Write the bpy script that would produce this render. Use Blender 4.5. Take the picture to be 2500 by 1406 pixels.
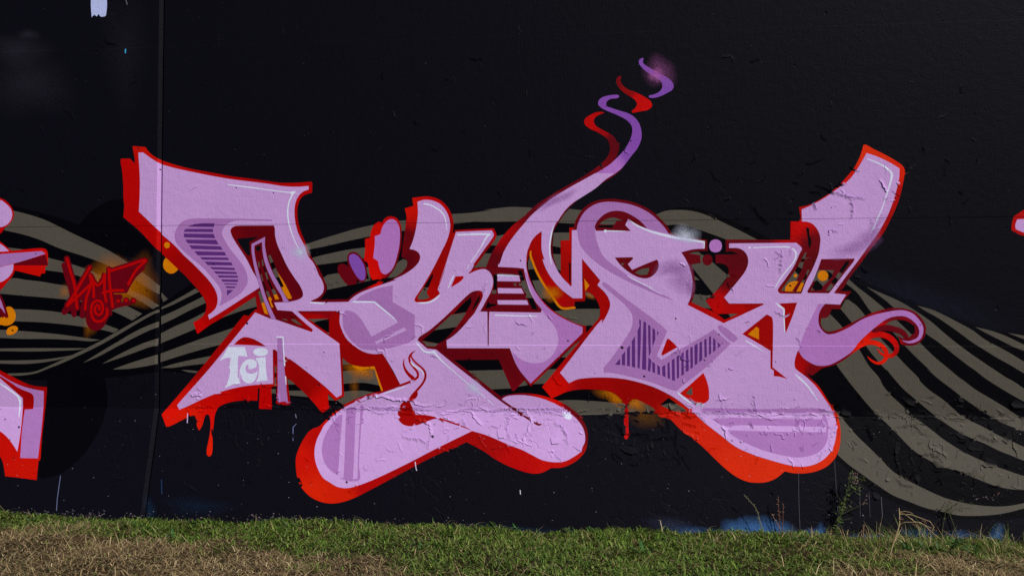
import bpy, bmesh, math, random
import numpy as np
from mathutils import Vector, Matrix
from mathutils.geometry import delaunay_2d_cdt
R = math.radians
for o in list(bpy.data.objects): bpy.data.objects.remove(o)
scene = bpy.context.scene
col = scene.collection
random.seed(7); rng = np.random.default_rng(7)

# ---------------- camera, sky, sun, exposure ----------------
FPX, YAW, PITCH = 2187.0, R(5.81), R(1.67)          # focal length in photo pixels (2500 x 1406)
CAM = np.array([0.0, -7.0, 1.617])
fw = np.array([-math.sin(YAW)*math.cos(PITCH), math.cos(YAW)*math.cos(PITCH), math.sin(PITCH)])
rt = np.array([math.cos(YAW), math.sin(YAW), 0.0])
up = np.cross(rt, fw)
cam_data = bpy.data.cameras.new('camera')
cam_data.sensor_width = 36.0; cam_data.lens = 36.0*FPX/2500.0; cam_data.clip_start = .05; cam_data.clip_end = 400.0
cam = bpy.data.objects.new('camera', cam_data); col.objects.link(cam)
cam.matrix_world = Matrix(((rt[0], up[0], -fw[0], CAM[0]), (rt[1], up[1], -fw[1], CAM[1]), (rt[2], up[2], -fw[2], CAM[2]), (0, 0, 0, 1)))
scene.camera = cam
scene.render.resolution_x, scene.render.resolution_y = 1024, 575

SUN = Vector((1.0, -1.0, 1.25)).normalized()          # towards the sun: high, right and behind the camera
sun_data = bpy.data.lights.new('sun', 'SUN'); sun_data.energy = 4.2; sun_data.angle = R(.53); sun_data.color = (1.0, .955, .88)
sun = bpy.data.objects.new('sun', sun_data); col.objects.link(sun)
sun.rotation_euler = SUN.to_track_quat('Z', 'Y').to_euler(); sun.location = (6, -8, 9)
world = bpy.data.worlds.new('World'); scene.world = world; world.use_nodes = True
wn = world.node_tree.nodes; wl = world.node_tree.links
sky = wn.new('ShaderNodeTexSky'); sky.sky_type = 'NISHITA'; sky.sun_disc = False
sky.sun_elevation = math.asin(SUN.z); sky.sun_rotation = math.atan2(SUN.x, SUN.y)
wl.new(sky.outputs[0], wn['Background'].inputs[0]); wn['Background'].inputs[1].default_value = .05
scene.view_settings.view_transform = 'Standard'; scene.view_settings.look = 'None'
scene.view_settings.exposure = 0.0; scene.view_settings.gamma = 1.0; scene.view_settings.use_curve_mapping = False
scene.cycles.max_bounces = 5; scene.cycles.transparent_max_bounces = 10

# ---------------- the wall's shape ----------------
ZR, BAT = .847, .248                                  # below ZR the concrete foot slopes outwards
JX = -3.608                                           # the joint between the two cast panels
X0, X1, X2 = JX-.035, JX-.006, JX+.013                # start of chamfer, edge of the gap, far side of the gap
ZA, ZB, ZC = 1.378, 2.343, 3.82                       # formwork seams
ZBREAK = [-.25, ZR-.004, ZR, ZA-.004, ZA, ZB-.003, ZB, ZC-.004, ZC]
XBREAK = [X0, X1, X1+.0015, X2-.0015, X2]

def px_ray(px, py):
    return fw*FPX + rt*(px-1250.0) - up*(py-703.0)
def px_wall(px, py):
    """photo pixel -> (x, z) on the face of the wall"""
    d = px_ray(px, py); t = -CAM[1]/d[1]; p = CAM+d*t
    if p[2] < ZR:
        t = -(CAM[1]-BAT*CAM[2]+BAT*ZR)/(d[1]-BAT*d[2]); p = CAM+d*t
    return p[0], p[2]
def px_plane(px, py, y):
    d = px_ray(px, py); t = (y-CAM[1])/d[1]; return CAM+d*t
def px_ground(px, py, z=0.0):
    d = px_ray(px, py); t = (z-CAM[2])/d[2]; return CAM+d*t
def wall_px(x, y, z):
    v = np.array([x, y, z])-CAM; w = v@fw; return 1250+FPX*(v@rt)/w, 703-FPX*(v@up)/w
def surf(x, z):
    y = -(ZR-z)*BAT if z < ZR else 0.0
    y += np.interp(z, [ZR-.004, ZR, ZA-.004, ZA, ZB-.003, ZB, ZC-.004, ZC], [-.005, -.003, -.003, 0, 0, -.0022, -.0022, 0])
    return float(y+np.interp(x, [X0, X1, X1+.0015, X2-.0015, X2], [0, .020, .052, .052, 0]))

# ---------------- helpers ----------------
def link(o, parent=None):
    col.objects.link(o)
    if parent is not None: o.parent = parent
    return o
def tag(o, label=None, cat=None, group=None, kind=None):
    if label: o['label'] = label
    if cat: o['category'] = cat
    if group: o['group'] = group
    if kind: o['kind'] = kind
    return o
def empty(name, loc=(0, 0, 0), parent=None):
    o = bpy.data.objects.new(name, None); o.empty_display_size = .1; o.location = loc; return link(o, parent)
def mesh_obj(name, verts, faces, mats, parent=None, cols=None, alpha=None, smooth=False, mat_idx=None):
    me = bpy.data.meshes.new(name)
    me.from_pydata([tuple(v) for v in verts], [], faces)
    for m in (mats if isinstance(mats, (list, tuple)) else [mats]): me.materials.append(m)
    if cols is not None:
        a = me.color_attributes.new('Col', 'FLOAT_COLOR', 'POINT')
        c = np.ones((len(verts), 4), np.float32); c[:, :3] = cols
        if alpha is not None: c[:, 3] = alpha
        a.data.foreach_set('color', c.ravel())
    if smooth: me.polygons.foreach_set('use_smooth', [True]*len(me.polygons))
    me.update()
    return link(bpy.data.objects.new(name, me), parent)

# ---------------- materials ----------------
def relief_group():
    g = bpy.data.node_groups.new('wall_relief', 'ShaderNodeTree')
    g.interface.new_socket('Strength', in_out='INPUT', socket_type='NodeSocketFloat')
    g.interface.new_socket('Normal', in_out='OUTPUT', socket_type='NodeSocketVector')
    g.interface.new_socket('Pit', in_out='OUTPUT', socket_type='NodeSocketFloat')
    g.interface.new_socket('Tone', in_out='OUTPUT', socket_type='NodeSocketFloat')
    N, L = g.nodes, g.links
    gi, go = N.new('NodeGroupInput'), N.new('NodeGroupOutput')
    geo = N.new('ShaderNodeNewGeometry'); pos = geo.outputs['Position']
    def noise(scale, detail, rough=.5, vec=None):
        n = N.new('ShaderNodeTexNoise'); n.inputs['Scale'].default_value = scale; n.inputs['Detail'].default_value = detail; n.inputs['Roughness'].default_value = rough
        L.new(vec or pos, n.inputs['Vector']); return n.outputs['Fac']
    def math_(op, a, b=None, c=None):
        m = N.new('ShaderNodeMath'); m.operation = op
        for i, v in enumerate((a, b, c)):
            if v is None: continue
            if isinstance(v, (int, float)): m.inputs[i].default_value = v
            else: L.new(v, m.inputs[i])
        return m.outputs[0]
    def mapping(s, rot=(0, 0, 0)):
        m = N.new('ShaderNodeMapping'); m.inputs['Scale'].default_value = s; m.inputs['Rotation'].default_value = rot; L.new(pos, m.inputs['Vector']); return m.outputs[0]
    h = math_('MULTIPLY', noise(75, 4, .62), .0024)
    h = math_('MULTIPLY_ADD', noise(17, 3), .0030, h)
    h = math_('MULTIPLY_ADD', noise(1.0, 3, .5, mapping((170, 170, 9))), .0016, h)          # vertical roller marks
    # pits left by air bubbles
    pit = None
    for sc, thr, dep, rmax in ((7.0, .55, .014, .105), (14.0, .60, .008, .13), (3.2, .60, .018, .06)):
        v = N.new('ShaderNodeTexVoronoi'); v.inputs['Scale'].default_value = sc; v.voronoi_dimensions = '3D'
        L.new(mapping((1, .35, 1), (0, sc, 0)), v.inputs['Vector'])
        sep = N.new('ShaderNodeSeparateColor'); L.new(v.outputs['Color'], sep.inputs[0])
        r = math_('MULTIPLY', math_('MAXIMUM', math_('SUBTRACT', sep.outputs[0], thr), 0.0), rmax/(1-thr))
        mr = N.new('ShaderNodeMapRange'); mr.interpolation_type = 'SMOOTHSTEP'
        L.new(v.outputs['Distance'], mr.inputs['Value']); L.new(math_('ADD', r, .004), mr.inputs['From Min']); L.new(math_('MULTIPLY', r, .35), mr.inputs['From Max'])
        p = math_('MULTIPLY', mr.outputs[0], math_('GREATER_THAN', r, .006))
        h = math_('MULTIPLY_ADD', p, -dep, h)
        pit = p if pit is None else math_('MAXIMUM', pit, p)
    # fine cracks and blisters low on the wall
    vd = N.new('ShaderNodeTexVoronoi'); vd.feature = 'DISTANCE_TO_EDGE'; vd.inputs['Scale'].default_value = 6.5
    wv = N.new('ShaderNodeVectorMath'); wv.operation = 'ADD'
    nz = N.new('ShaderNodeTexNoise'); nz.inputs['Scale'].default_value = 9; nz.inputs['Detail'].default_value = 4; L.new(pos, nz.inputs['Vector'])
    sc2 = N.new('ShaderNodeVectorMath'); sc2.operation = 'SCALE'; sc2.inputs[3].default_value = .16; L.new(nz.outputs['Color'], sc2.inputs[0])
    L.new(pos, wv.inputs[0]); L.new(sc2.outputs[0], wv.inputs[1]); L.new(wv.outputs[0], vd.inputs['Vector'])
    xyz = N.new('ShaderNodeSeparateXYZ'); L.new(pos, xyz.inputs[0])
    low = N.new('ShaderNodeMapRange'); low.inputs['From Min'].default_value = 1.0; low.inputs['From Max'].default_value = .78; L.new(xyz.outputs[2], low.inputs['Value'])
    gate = N.new('ShaderNodeMapRange'); gate.inputs['From Min'].default_value = .55; gate.inputs['From Max'].default_value = .66; L.new(noise(1.9, 2), gate.inputs['Value'])
    crk = N.new('ShaderNodeMapRange'); crk.inputs['From Min'].default_value = .05; crk.inputs['From Max'].default_value = .0; L.new(vd.outputs['Distance'], crk.inputs['Value'])
    h = math_('MULTIPLY_ADD', math_('MULTIPLY', crk.outputs[0], math_('MULTIPLY', low.outputs[0], gate.outputs[0])), -.0028, h)
    b = N.new('ShaderNodeBump'); b.inputs['Distance'].default_value = 1.0
    L.new(gi.outputs[0], b.inputs['Strength']); L.new(h, b.inputs['Height'])
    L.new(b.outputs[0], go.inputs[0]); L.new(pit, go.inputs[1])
    tone = math_('MULTIPLY_ADD', noise(2.3, 5, .6), .20, math_('MULTIPLY_ADD', noise(40, 2), .10, .85))
    L.new(tone, go.inputs[2])
    return g
RELIEF = relief_group()

def wall_material(name, mist=False, rough=.5, spec=.07, strength=.85):
    m = bpy.data.materials.new(name); m.use_nodes = True
    N, L = m.node_tree.nodes, m.node_tree.links
    b = N['Principled BSDF']; out = N['Material Output']
    at = N.new('ShaderNodeVertexColor'); at.layer_name = 'Col'
    g = N.new('ShaderNodeGroup'); g.node_tree = RELIEF; g.inputs[0].default_value = strength
    mul = N.new('ShaderNodeMix'); mul.data_type = 'RGBA'; mul.blend_type = 'MULTIPLY'; mul.inputs[0].default_value = 1.0
    L.new(at.outputs[0], mul.inputs[6])
    comb = N.new('ShaderNodeCombineColor')
    for i in range(3): L.new(g.outputs['Tone'], comb.inputs[i])
    L.new(comb.outputs[0], mul.inputs[7])
    pit_shade = N.new('ShaderNodeMix'); pit_shade.data_type = 'RGBA'; pit_shade.inputs[7].default_value = (.012, .010, .014, 1)  # shadow inside the pits, put into the base colour
    pm = N.new('ShaderNodeMath'); pm.operation = 'MULTIPLY'; pm.inputs[1].default_value = .95; L.new(g.outputs['Pit'], pm.inputs[0]); L.new(pm.outputs[0], pit_shade.inputs[0])
    L.new(mul.outputs[2], pit_shade.inputs[6]); L.new(pit_shade.outputs[2], b.inputs['Base Color'])
    b.inputs['Roughness'].default_value = rough; b.inputs['Specular IOR Level'].default_value = spec
    L.new(g.outputs['Normal'], b.inputs['Normal'])
    if mist:
        tr = N.new('ShaderNodeBsdfTransparent'); mx = N.new('ShaderNodeMixShader')
        nz = N.new('ShaderNodeTexNoise'); nz.inputs['Scale'].default_value = 130; nz.inputs['Detail'].default_value = 3
        geo = N.new('ShaderNodeNewGeometry'); L.new(geo.outputs['Position'], nz.inputs['Vector'])
        mr = N.new('ShaderNodeMapRange'); mr.inputs['From Min'].default_value = .3; mr.inputs['From Max'].default_value = .7; mr.inputs['To Min'].default_value = .35; mr.inputs['To Max'].default_value = 1.3
        L.new(nz.outputs['Fac'], mr.inputs['Value'])
        mm = N.new('ShaderNodeMath'); mm.operation = 'MULTIPLY'; mm.use_clamp = True; L.new(at.outputs['Alpha'], mm.inputs[0]); L.new(mr.outputs[0], mm.inputs[1])
        L.new(mm.outputs[0], mx.inputs[0]); L.new(tr.outputs[0], mx.inputs[1]); L.new(b.outputs[0], mx.inputs[2]); L.new(mx.outputs[0], out.inputs[0])
    return m
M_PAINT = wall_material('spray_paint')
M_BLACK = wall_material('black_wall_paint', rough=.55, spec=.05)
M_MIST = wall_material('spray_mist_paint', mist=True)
# ---- the mural, traced: tile letter -> (x0, y0, scale) of the sketch grid each path is written in ----
TILES = {'A':(280,340,.16),'B':(560,400,.16),'C':(380,540,.16),'D':(380,700,.16),'E':(380,900,.16),'F':(680,880,.16),
 'G':(680,1040,.16),'H':(1060,900,.16),'I':(680,680,.16),'J':(800,470,.16),'K':(1000,600,.16),'L':(1000,760,.16),
 'M':(1150,420,.16),'N':(1280,130,.16),'O':(1280,300,.16),'P':(1380,480,.16),'Q':(1280,600,.16),'R':(1320,780,.16),
 'S':(1640,560,.16),'T':(1640,720,.16),'U':(1600,900,.20627),'V':(1900,340,.16),'W':(1880,520,.16),'X':(1920,700,.16),
 'Y':(2100,700,.16),'Z':(2100,900,.16),'a':(2000,1080,.2),'b':(1900,860,.16),'l':(0,470,.16),'m':(0,680,.16),
 'n':(0,860,.23474),'k':(130,600,.14223),'r':(2420,480,.08538),'t':(0,0,.25),'d':(1440,960,.12088),'p':(0,0,1.0),
 'g':(833,1100,.3332)}
# entry: (letter key, part name, colour code, path)   path: corners carry "!", the rest is a smooth curve; "~x,y,w ..." is a stroke
ART = [
# --- black wave bands and the taupe stripes ---
('wall','black_wave','K','@p 388,735! 300,625 250,580 190,548 100,520 35,503 0,490 -160,470! -160,930! 0,925 130,928 260,922 330,915 386,908!'),
('wall','black_patch','K','@n 420,1300 600,1270 750,1180 880,1050 980,900 1060,750 1110,580 1120,450 1090,240! 500,240! 470,600 420,1100'),
('wall','black_patch','K','@l 1200,540 1300,380 1500,220 1700,120 1880,100! 1890,400! 2350,830! 2300,1000 1700,900 1400,700'),
('wall','black_wave','K','@p 398,740! 470,690 560,640 680,610 760,604 830,584 900,560 1000,552 1100,538 1240,514 1420,522 1500,512 1600,520 1640,509 1700,508 1800,545 1900,590 2000,620 2120,690 2230,735 2330,775 2420,805 2540,822! 2660,835! 2660,1240! 2500,1262 2400,1268 2300,1262 2200,1232 2120,1190 2045,1122! 1980,1000! 1800,1000! 1500,985 1450,1018! 1300,960! 1150,960! 1000,990! 900,1000 780,980 700,965 600,920 480,912 400,906!'),
('wall','wave_stripe','G','@l 60,575! 210,280! 450,340 700,425 900,520 1150,645 1400,760 1650,880 1950,1065 2130,1190 2260,1280 @m 2425,110! 2420,240! 2200,110 @l 2030,1315 1640,1110 1300,980 900,850 600,720 350,640'),
('wall','wave_stripe','G','@l 130,840! 400,880 700,985 1000,1065 1400,1200 @m 1900,140 2200,260 2420,412! 2335,465! 2100,320 1850,190 @l 1300,1300 950,1220 700,1185 400,1130 100,1000'),
('wall','wave_stripe','G','@m 0,230! 0,120! 170,0 400,20 650,50 850,85 1010,110 1300,200 1600,300 1900,400 2170,535! 2020,640! 1750,510 1500,420 1200,350 1000,320 700,290 400,265'),
('wall','wave_stripe','G','@m 200,465! 500,475 800,500 1050,540 1250,590 1500,660 1810,775! 1740,825! 1500,770 1200,725 900,690 600,665 210,650!'),
('wall','wave_stripe','G','@m -1000,770! 0,780 270,795 600,820 900,850 1200,890 1530,935! 1400,955 1100,935 700,920 350,920 0,905 -1000,890!'),
('wall','wave_stripe','G','@m -1000,1065! 0,1065 400,1060 800,1060 1320,1060! 1200,1085 900,1100 500,1110 0,1105 -1000,1100!'),
('wall','wave_stripe','G','@m -1000,1248! 0,1248 350,1245 700,1230 950,1195 1165,1155! 1000,1210 800,1255 550,1290 300,1302 0,1295 -1000,1290!'),
('wall','wave_stripe','G','@m 2415,470! 2300,520 2100,630 1800,800 1500,970 1200,1120 900,1260 600,1395 @n 330,205 200,215 80,218! 100,240! 220,240 380,215 520,160 @m 900,1310 1200,1175 1500,1030 1800,860 2100,680 2340,545 2420,510!'),
('wall','wave_stripe','G','@m 2415,655! 2200,740 2000,840 1800,960 1500,1140 1270,1285! 1500,1190 1800,1030 2050,900 2280,790 2410,740!'),
('wall','wave_stripe','G','@m 2410,910! 2200,980 1950,1090 1700,1220 1560,1300! 1800,1220 2050,1130 2300,1040 2400,1025!'),
('wall','wave_stripe','G','@m 2400,1160! 2200,1220 1950,1300 1720,1385! 1950,1375 2200,1340 2400,1300!'),
('wall','wave_stripe','G','@C 90,1085! 185,1190! 120,1230! 85,1150!'),
('wall','wave_stripe','G','@D 88,315! 250,230 450,120 610,25! 665,75! 450,180 250,280 85,345!'),
('wall','wave_stripe','G','@D 85,455! 300,360 500,260 720,150! 765,245! 500,370 250,500 85,575!'),
('wall','wave_stripe','G','@D 80,710! 300,600 550,490 760,380! 700,470 575,545! 610,640! 350,750 80,860!'),
('wall','wave_stripe','G','@D 75,1020! 400,900 700,790 1200,620! 1020,875! 800,930 500,1015 70,1150!'),
('wall','wave_stripe','G','@D 80,1235! 300,1170 560,1110 860,1050! 770,1170! 500,1200 250,1235'),
('wall','wave_stripe','G','@D 390,1268! 500,1270 650,1285! 620,1315! 500,1300'),
('wall','wave_stripe','G','@D 820,550! 1000,440 1250,270 1520,150! 1545,300! 1300,370 1000,480 840,560!'),
('wall','wave_stripe','G','@B 1160,1230! 1400,1150 1530,1110 1700,1060 1900,1000 2200,930! 2180,1100! 1800,1180 1500,1250 1200,1310!'),
('wall','wave_stripe','G','@J 1085,435! 1195,425! 1180,585! 1130,590!'),
('wall','wave_stripe','G','@J 1895,330! 2200,310 2500,265 @M 200,580 400,555 600,535 750,538 900,545 965,560! 710,755! 300,762 0,760 @J 2200,450 1915,478!'),
('wall','wave_stripe','G','@C 2390,560! 2500,530 @J 150,905 300,875 575,838! 560,1000! 300,1045 0,1085 @C 2440,670!'),
('wall','wave_stripe','G','@J 1075,1060! 1160,1018 1215,1050 1212,1110 1150,1200 1050,1280 920,1305!'),
('wall','wave_stripe','G','@J 0,1255! 160,1230! 300,1406! @I 1055,108! 740,172! 735,100 670,0!'),
('wall','wave_stripe','G','@J 575,1140! 625,1135! 655,1330! 590,1320! @I 1195,75! 1420,25! 1400,60!'),
('wall','wave_stripe','G','@K 975,345! 1140,118! 1252,118! 1165,330! 1050,325!'),
('wall','wave_stripe','G','@M 280,1118! 385,978! 510,955! 390,1122!'),
('wall','wave_stripe','G','@F 130,270! 180,300! 280,362! 150,364!'),
('wall','wave_stripe','G','@F 160,458! 390,456! 520,560! 170,528!'),
('wall','wave_stripe','G','@I 975,1205! 1120,1305! 980,1312!'),
('wall','wave_stripe','G','@F 985,160! 1130,150 1480,138! 1550,380! 1300,338 995,352!'),
('wall','wave_stripe','G','@F 995,472! 1150,458 1300,460 1500,490! 1100,640! 985,668! 880,600! 945,585! 1005,540!'),
('wall','wave_stripe','G','@F 755,515! 860,610! 765,600!'),
('wall','wave_stripe','G','@L 850,905! 1435,892! 1550,1172! 1400,1180 1195,1192!'),
('wall','wave_stripe','G','@L 1640,1150! 1755,1045! 1805,1122!'),
('wall','wave_stripe','G','@L 1870,1108! 2120,885! 2265,875! 2060,1102!'),
('wall','wave_stripe','G','@R 320,575! 350,545! 500,400 660,275! 560,400! 420,580!'),
('wall','wave_stripe','G','@R 235,1235! 450,1225 800,1240 1060,1260 1180,1270 1270,1290! 1270,1440! @d 450,405! 150,428 0,430 -300,440! -330,330!'),
('wall','wave_stripe','G','@R 1320,1406! 1325,1330 1500,1215 1720,1330! 1830,1406!'),
('wall','wave_stripe','G','@Q 430,1000! 800,965 1155,962! 1145,1080 1075,1212! 930,1218! 760,1185 560,1090'),
('wall','wave_stripe','G','@Q 120,530! 240,525! 400,750 425,800! 255,806! 180,680'),
('wall','wave_stripe','G','@Q 58,240! 80,180! 130,300! 152,357! 58,362!'),
('wall','wave_stripe','G','@Q 925,690! 1040,740! 1070,795! 925,752!'),
('wall','wave_stripe','G','@Q 430,130! 560,130! 560,388! 500,350 445,240'),
('wall','wave_stripe','G','@M 1260,928! 1510,922! 1510,1042! 1362,1045! 1368,1152! 1245,1130!'),
('wall','wave_stripe','G','@M 1250,1250! 1372,1258! 1372,1406! 1275,1406!'),
('wall','wave_stripe','G','@M 1360,700! 1500,565! 1710,585! 1595,790! 1320,775!'),
('wall','wave_stripe','G','@P 1380,275! 1550,215 1700,205 1850,210 2000,235 2200,300 2500,440 @S 1050,25 1310,160! 830,160! @P 2440,650! 2200,560 1900,460 1750,430 1550,437!'),
('wall','wave_stripe','G','@S 435,390! 470,385! 620,500! 860,705! 640,990! 300,560! 300,530! 435,512!'),
('wall','wave_stripe','G','@S 320,690! 425,772! 335,772!'),
('wall','wave_stripe','G','@S 330,985! 450,1000 605,1015! 515,1080! 615,1210! 450,1190 285,1130!'),
('wall','wave_stripe','G','@S 255,372! 330,350 420,350 450,385! 430,390!'),
('wall','wave_stripe','G','@T 865,287! 1030,275! 900,350!'),
('wall','wave_stripe','G','@b 905,900! 1010,1050! 1200,1270 1340,1406 @a 650,100 770,220 900,350 1100,470 1300,570 1500,660 1700,720 1900,755 2100,775 2300,770 2500,735 3200,600! 3200,690! 2500,800 2300,850 2100,880 1900,890 1700,885 1500,840 1300,795 1100,720 900,640 700,510 500,370 350,260 225,150! @b 935,1250!'),
('wall','wave_stripe','G','@X 640,400! 700,450! 850,610 1110,960 @b 1380,200 1540,390 1600,510 1750,680 1900,820 2050,980 2200,1080 2350,1190 2500,1310 @Z 1400,1160 1600,1280 1800,1370 @a 1640,60 1850,160 2100,270 2300,340 2500,405 3100,500! 3100,600! 2500,575 2300,560 2100,510 1900,430 1700,350 1500,290 1350,220 1200,130 1076,25 @b 1850,1280 1650,1080 1450,890 1250,660 1050,410 885,180 @X 560,800! 500,480!'),
('wall','wave_stripe','G','@X 905,195! 930,195! 1050,270 1200,440 1300,600 1445,790 @Y 400,880 500,990 560,1050 700,1200 900,1406 @Z 900,170 1050,320 1250,460 1400,590 1550,720 1700,800 1900,900 2100,1010 2300,1100 2500,1190 3100,1400! 3100,1600! 2500,1400 2300,1320 2100,1240 1900,1140 1700,1060 1500,960 1300,830 1150,720 1000,600 800,430 650,300 500,130 390,0 @Y 400,1270 250,1110 100,920 @X 1100,700 1000,550 825,335!'),
('wall','wave_stripe','G','@W 1140,1062! 1195,1005! @X 1080,0 1250,130 1480,320 @Y 590,540 810,750 920,860 1100,1040 1350,1250 1540,1406 @Z 1550,160 1750,310 2000,460 2200,580 2450,740 3000,980! 3000,1160! 2500,950 2250,860 2100,790 1950,700 1750,570 1550,430 1400,310 1200,160 1020,0 @Y 1100,1310 900,1120 710,930 450,640 165,380 @X 1180,230 1080,90'),
('wall','wave_stripe','G','@Y 95,0! 350,110 600,220 850,370 1080,530 1300,720 1500,880 1700,1030 1950,1200 2260,1406 @Z 2200,120 2350,200 2500,300 3000,560! 3000,750! 2500,500 2300,390 2100,270 1900,140 1720,0 @Y 1700,1240 1450,1050 1200,850 1000,710 750,510 @X 1630,310 1500,200 1350,90'),
('wall','wave_stripe','G','@Y 865,285! 1100,350 1300,440 1500,545 1710,660 1900,800 2100,910 2300,1020 2500,1140 3000,1400! 3000,1580! 2500,1320 2300,1200 2100,1090 1850,935 1700,840 1500,690 1300,550 1180,470 1000,370'),
('wall','wave_stripe','G','@Y 1750,612! 2000,670 2200,740 2500,880 3000,1080! 3000,1200! 2500,978 2350,920 2150,820 1950,720'),
('wall','wave_stripe','G','@Y 2250,703! 2500,745 3000,840! 3000,930! 2500,798 2400,760'),
('wall','wave_stripe','G','@W 1160,1330! 1200,1320! 1290,1406! 1110,1406!'),
# --- yellow behind the tag, dots ---
('wall','paint_dot','Y','@C 155,558! 345,722! 330,752 280,790 230,800 170,775 120,710 115,640 130,590'),
('wall','paint_dot','Y','@m 100,435 160,430 210,470 240,550 230,630 180,690 100,718 0,705 -300,690! -300,600! 0,600 60,500'),
('wall','paint_dot','Y','@m 95,815 120,760 190,722 250,728 275,760 260,800 210,845 150,860 105,850'),
('wall','spray_mist','*Y','290,690,92,54,20,.9'),
('wall','spray_mist','*Y','262,708,60,44,0,.95'),
('wall','spray_mist','*Y','345,680,40,60,0,.3'),
('wall','spray_mist','*Y','222,790,20,34,10,.4'),
('wall','spray_mist','*Y','158,712,16,18,0,.4'),
('wall','spray_mist','*Y','884,902,42,24,5,1'),
('wall','spray_mist','*Y','866,940,12,40,0,.25'),
('L2','yellow_edge','Y','@F 1120,70! 1250,85 1470,80! 1475,135! 1380,125 1250,140 1170,110'),
('L2','yellow_edge','Y','@F ~1465,95,12 1520,270,30 1587,462,34'),
('wall','spray_mist','*Y','1506,972,34,18,28,1'),
('wall','spray_mist','*Y','1490,960,44,16,10,.6'),
('wall','spray_mist','*Y','1552,984,30,22,15,1'),
('wall','spray_mist','*O','1575,1010,60,34,10,.45'),
('wall','spray_mist','*Y','1440,722,14,8,30,.6'),
# --- left fragment ---
('LF','red_shade','R','@l -500,0! 0,80! 80,120 170,210 215,310 210,380 150,480 70,540! 40,590 0,630 -500,700!'),
('LF','letter_face','L','@l -500,30! 0,112 80,160 160,240 190,320 170,420 110,490 40,525 0,530 -500,560!'),
('LF','red_shade','R','@l -500,600! 0,745! 80,810 175,890! 680,858 722,900 732,1112! 690,1135! 692,1228! 625,1240! 615,1282! 230,1190! 180,1290 100,1380 @m 60,120 0,175 -500,350!'),
('LF','letter_face','L','@l -500,620! 0,780! 70,830 140,895! 0,905 -500,920!'),
('LF','letter_face','M','@l -500,985! 0,940 640,895! 695,935! 350,1045 0,1135 -500,1260!'),
('LF','red_shade','D','@l 695,945! 735,1112! 215,1110! 215,1085! 450,1015!'),
('LF','letter_face','L','@l -500,1270! 0,1140 205,1090! 200,1180 150,1270 60,1345 0,1370 -500,1500!'),
('LF','red_shade','D','@m -500,180! 0,230! 40,300 90,430 132,580! 105,605! 65,578! 40,600! 0,560 -500,480!'),
('LF','letter_face','M','@m -500,240! 0,300! 30,370 85,535! 60,510 0,440 -500,380!'),
('LF','red_shade','R','@n -400,0! 0,185! 100,235 250,310 350,345 492,360! 490,400 470,620 440,900 425,1110! 405,1130! 385,1325! 200,1300 60,1285! 30,1130 0,1070! -400,800!'),
('LF','shade_panel','M','@n -200,140! 0,228! 120,300 250,355 380,388 458,400! 455,560 435,800 405,1050 398,1100! 215,1095! 235,800 262,592! 350,588! 355,480 340,435 200,370 80,290 0,242! -200,160!'),
('LF','letter_face','L','@n -400,60! 0,265! 240,475! 240,600 215,850 185,1030! 120,930 60,860 0,815 -400,640!'),
('LF','highlight','W','@n ~-60,285,8 60,360,16 195,462,22 212,500,26 212,560,18 202,670,8'),
# --- right fragment ---
('RF','red_shade','R','@r 640,570! 740,500 940,375! 1900,100! 1900,1500! 940,1125! 800,1085 690,1020 590,970 580,830'),
('RF','letter_face','L','@r 740,655! 940,640 1900,600! 1900,1420! 940,1035! 705,935! 685,830'),
# --- small ovals ---
('wall','paint_oval','D','@J 200,1090 260,1095 340,1160 440,1340! 445,1406! @I 1195,80 1190,130 1150,155 1100,130 1000,50 @J 290,1406 200,1290 150,1180 165,1110'),
('wall','paint_oval','D','@J 390,905 460,930 530,1010 585,1120 600,1230 580,1330 530,1375 470,1350 400,1280 340,1180 305,1070 300,980 330,925'),
('wall','paint_oval','V','@J 390,935 450,960 510,1030 560,1130 578,1230 565,1320 525,1345 470,1310 410,1230 350,1110 325,1030 335,960'),
('wall','paint_oval','R','@J 965,365 1050,390 1110,480 1132,620 1125,800 1090,960 1050,1100 980,1220 900,1300 830,1310! 780,1370 740,1378 690,1340 650,1270 625,1150 610,1070! 550,1035! 570,900 570,710! 645,690! 660,600 700,510 760,455 800,450 832,465! 870,400 920,370'),
('wall','paint_oval','P','@J 975,408 1040,430 1090,520 1105,640 1095,800 1065,950 1020,1100 960,1200 880,1248 820,1220 785,1130 770,1050! 740,1030 695,1000! 710,880 720,760 720,665! 760,655 805,635! 830,540 880,460 930,420'),
# --- letter 1 red ---
('L1','red_shade','R','@A 275,107! 472,122! 500,165 560,230 640,285 720,325 900,385 1150,450 1500,515 1800,570 2100,605 2500,655 @B 250,222 500,258 760,290 1000,292 1250,275! 1268,300! 1262,445! 1180,465 1110,510 1060,590 1040,690 1040,800 1060,930 1100,1060 1160,1200 1245,1406 @C 2440,640 2500,740 @I 725,100 725,190 700,260 620,325! 500,360! @D 1840,300! 1550,345! 1520,150! 1300,290 1000,480 830,580! 650,712! 630,705! 575,545! 680,480 740,420 @C 760,1370 775,1290 750,1200 680,1090 560,950 420,800 340,730 120,520 0,410 @A 370,1390 133,1190! 148,1010 135,900 135,750 115,480 95,370 95,300! 235,297! 312,375! 305,280 285,180'),
('L1','red_shade','R','@D 1520,345! 1545,345! 1800,600! 1790,958! @E 1800,0! 1825,270! 1772,275! 1775,615! 1578,608! 1590,295! 1565,295! 1555,487! 1400,480 1250,490 1100,520 970,580 930,640 905,720 890,850 875,1000 872,1230 855,1310 820,1335 790,1310 782,1250 810,1100 838,930 840,800 820,710 800,690 770,700 745,760 720,850 690,910 668,940 650,910 635,880 630,780 610,720 570,712 430,770 200,880 165,880! 95,695! @D 560,1406 1345,430! 1420,445!'),
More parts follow.
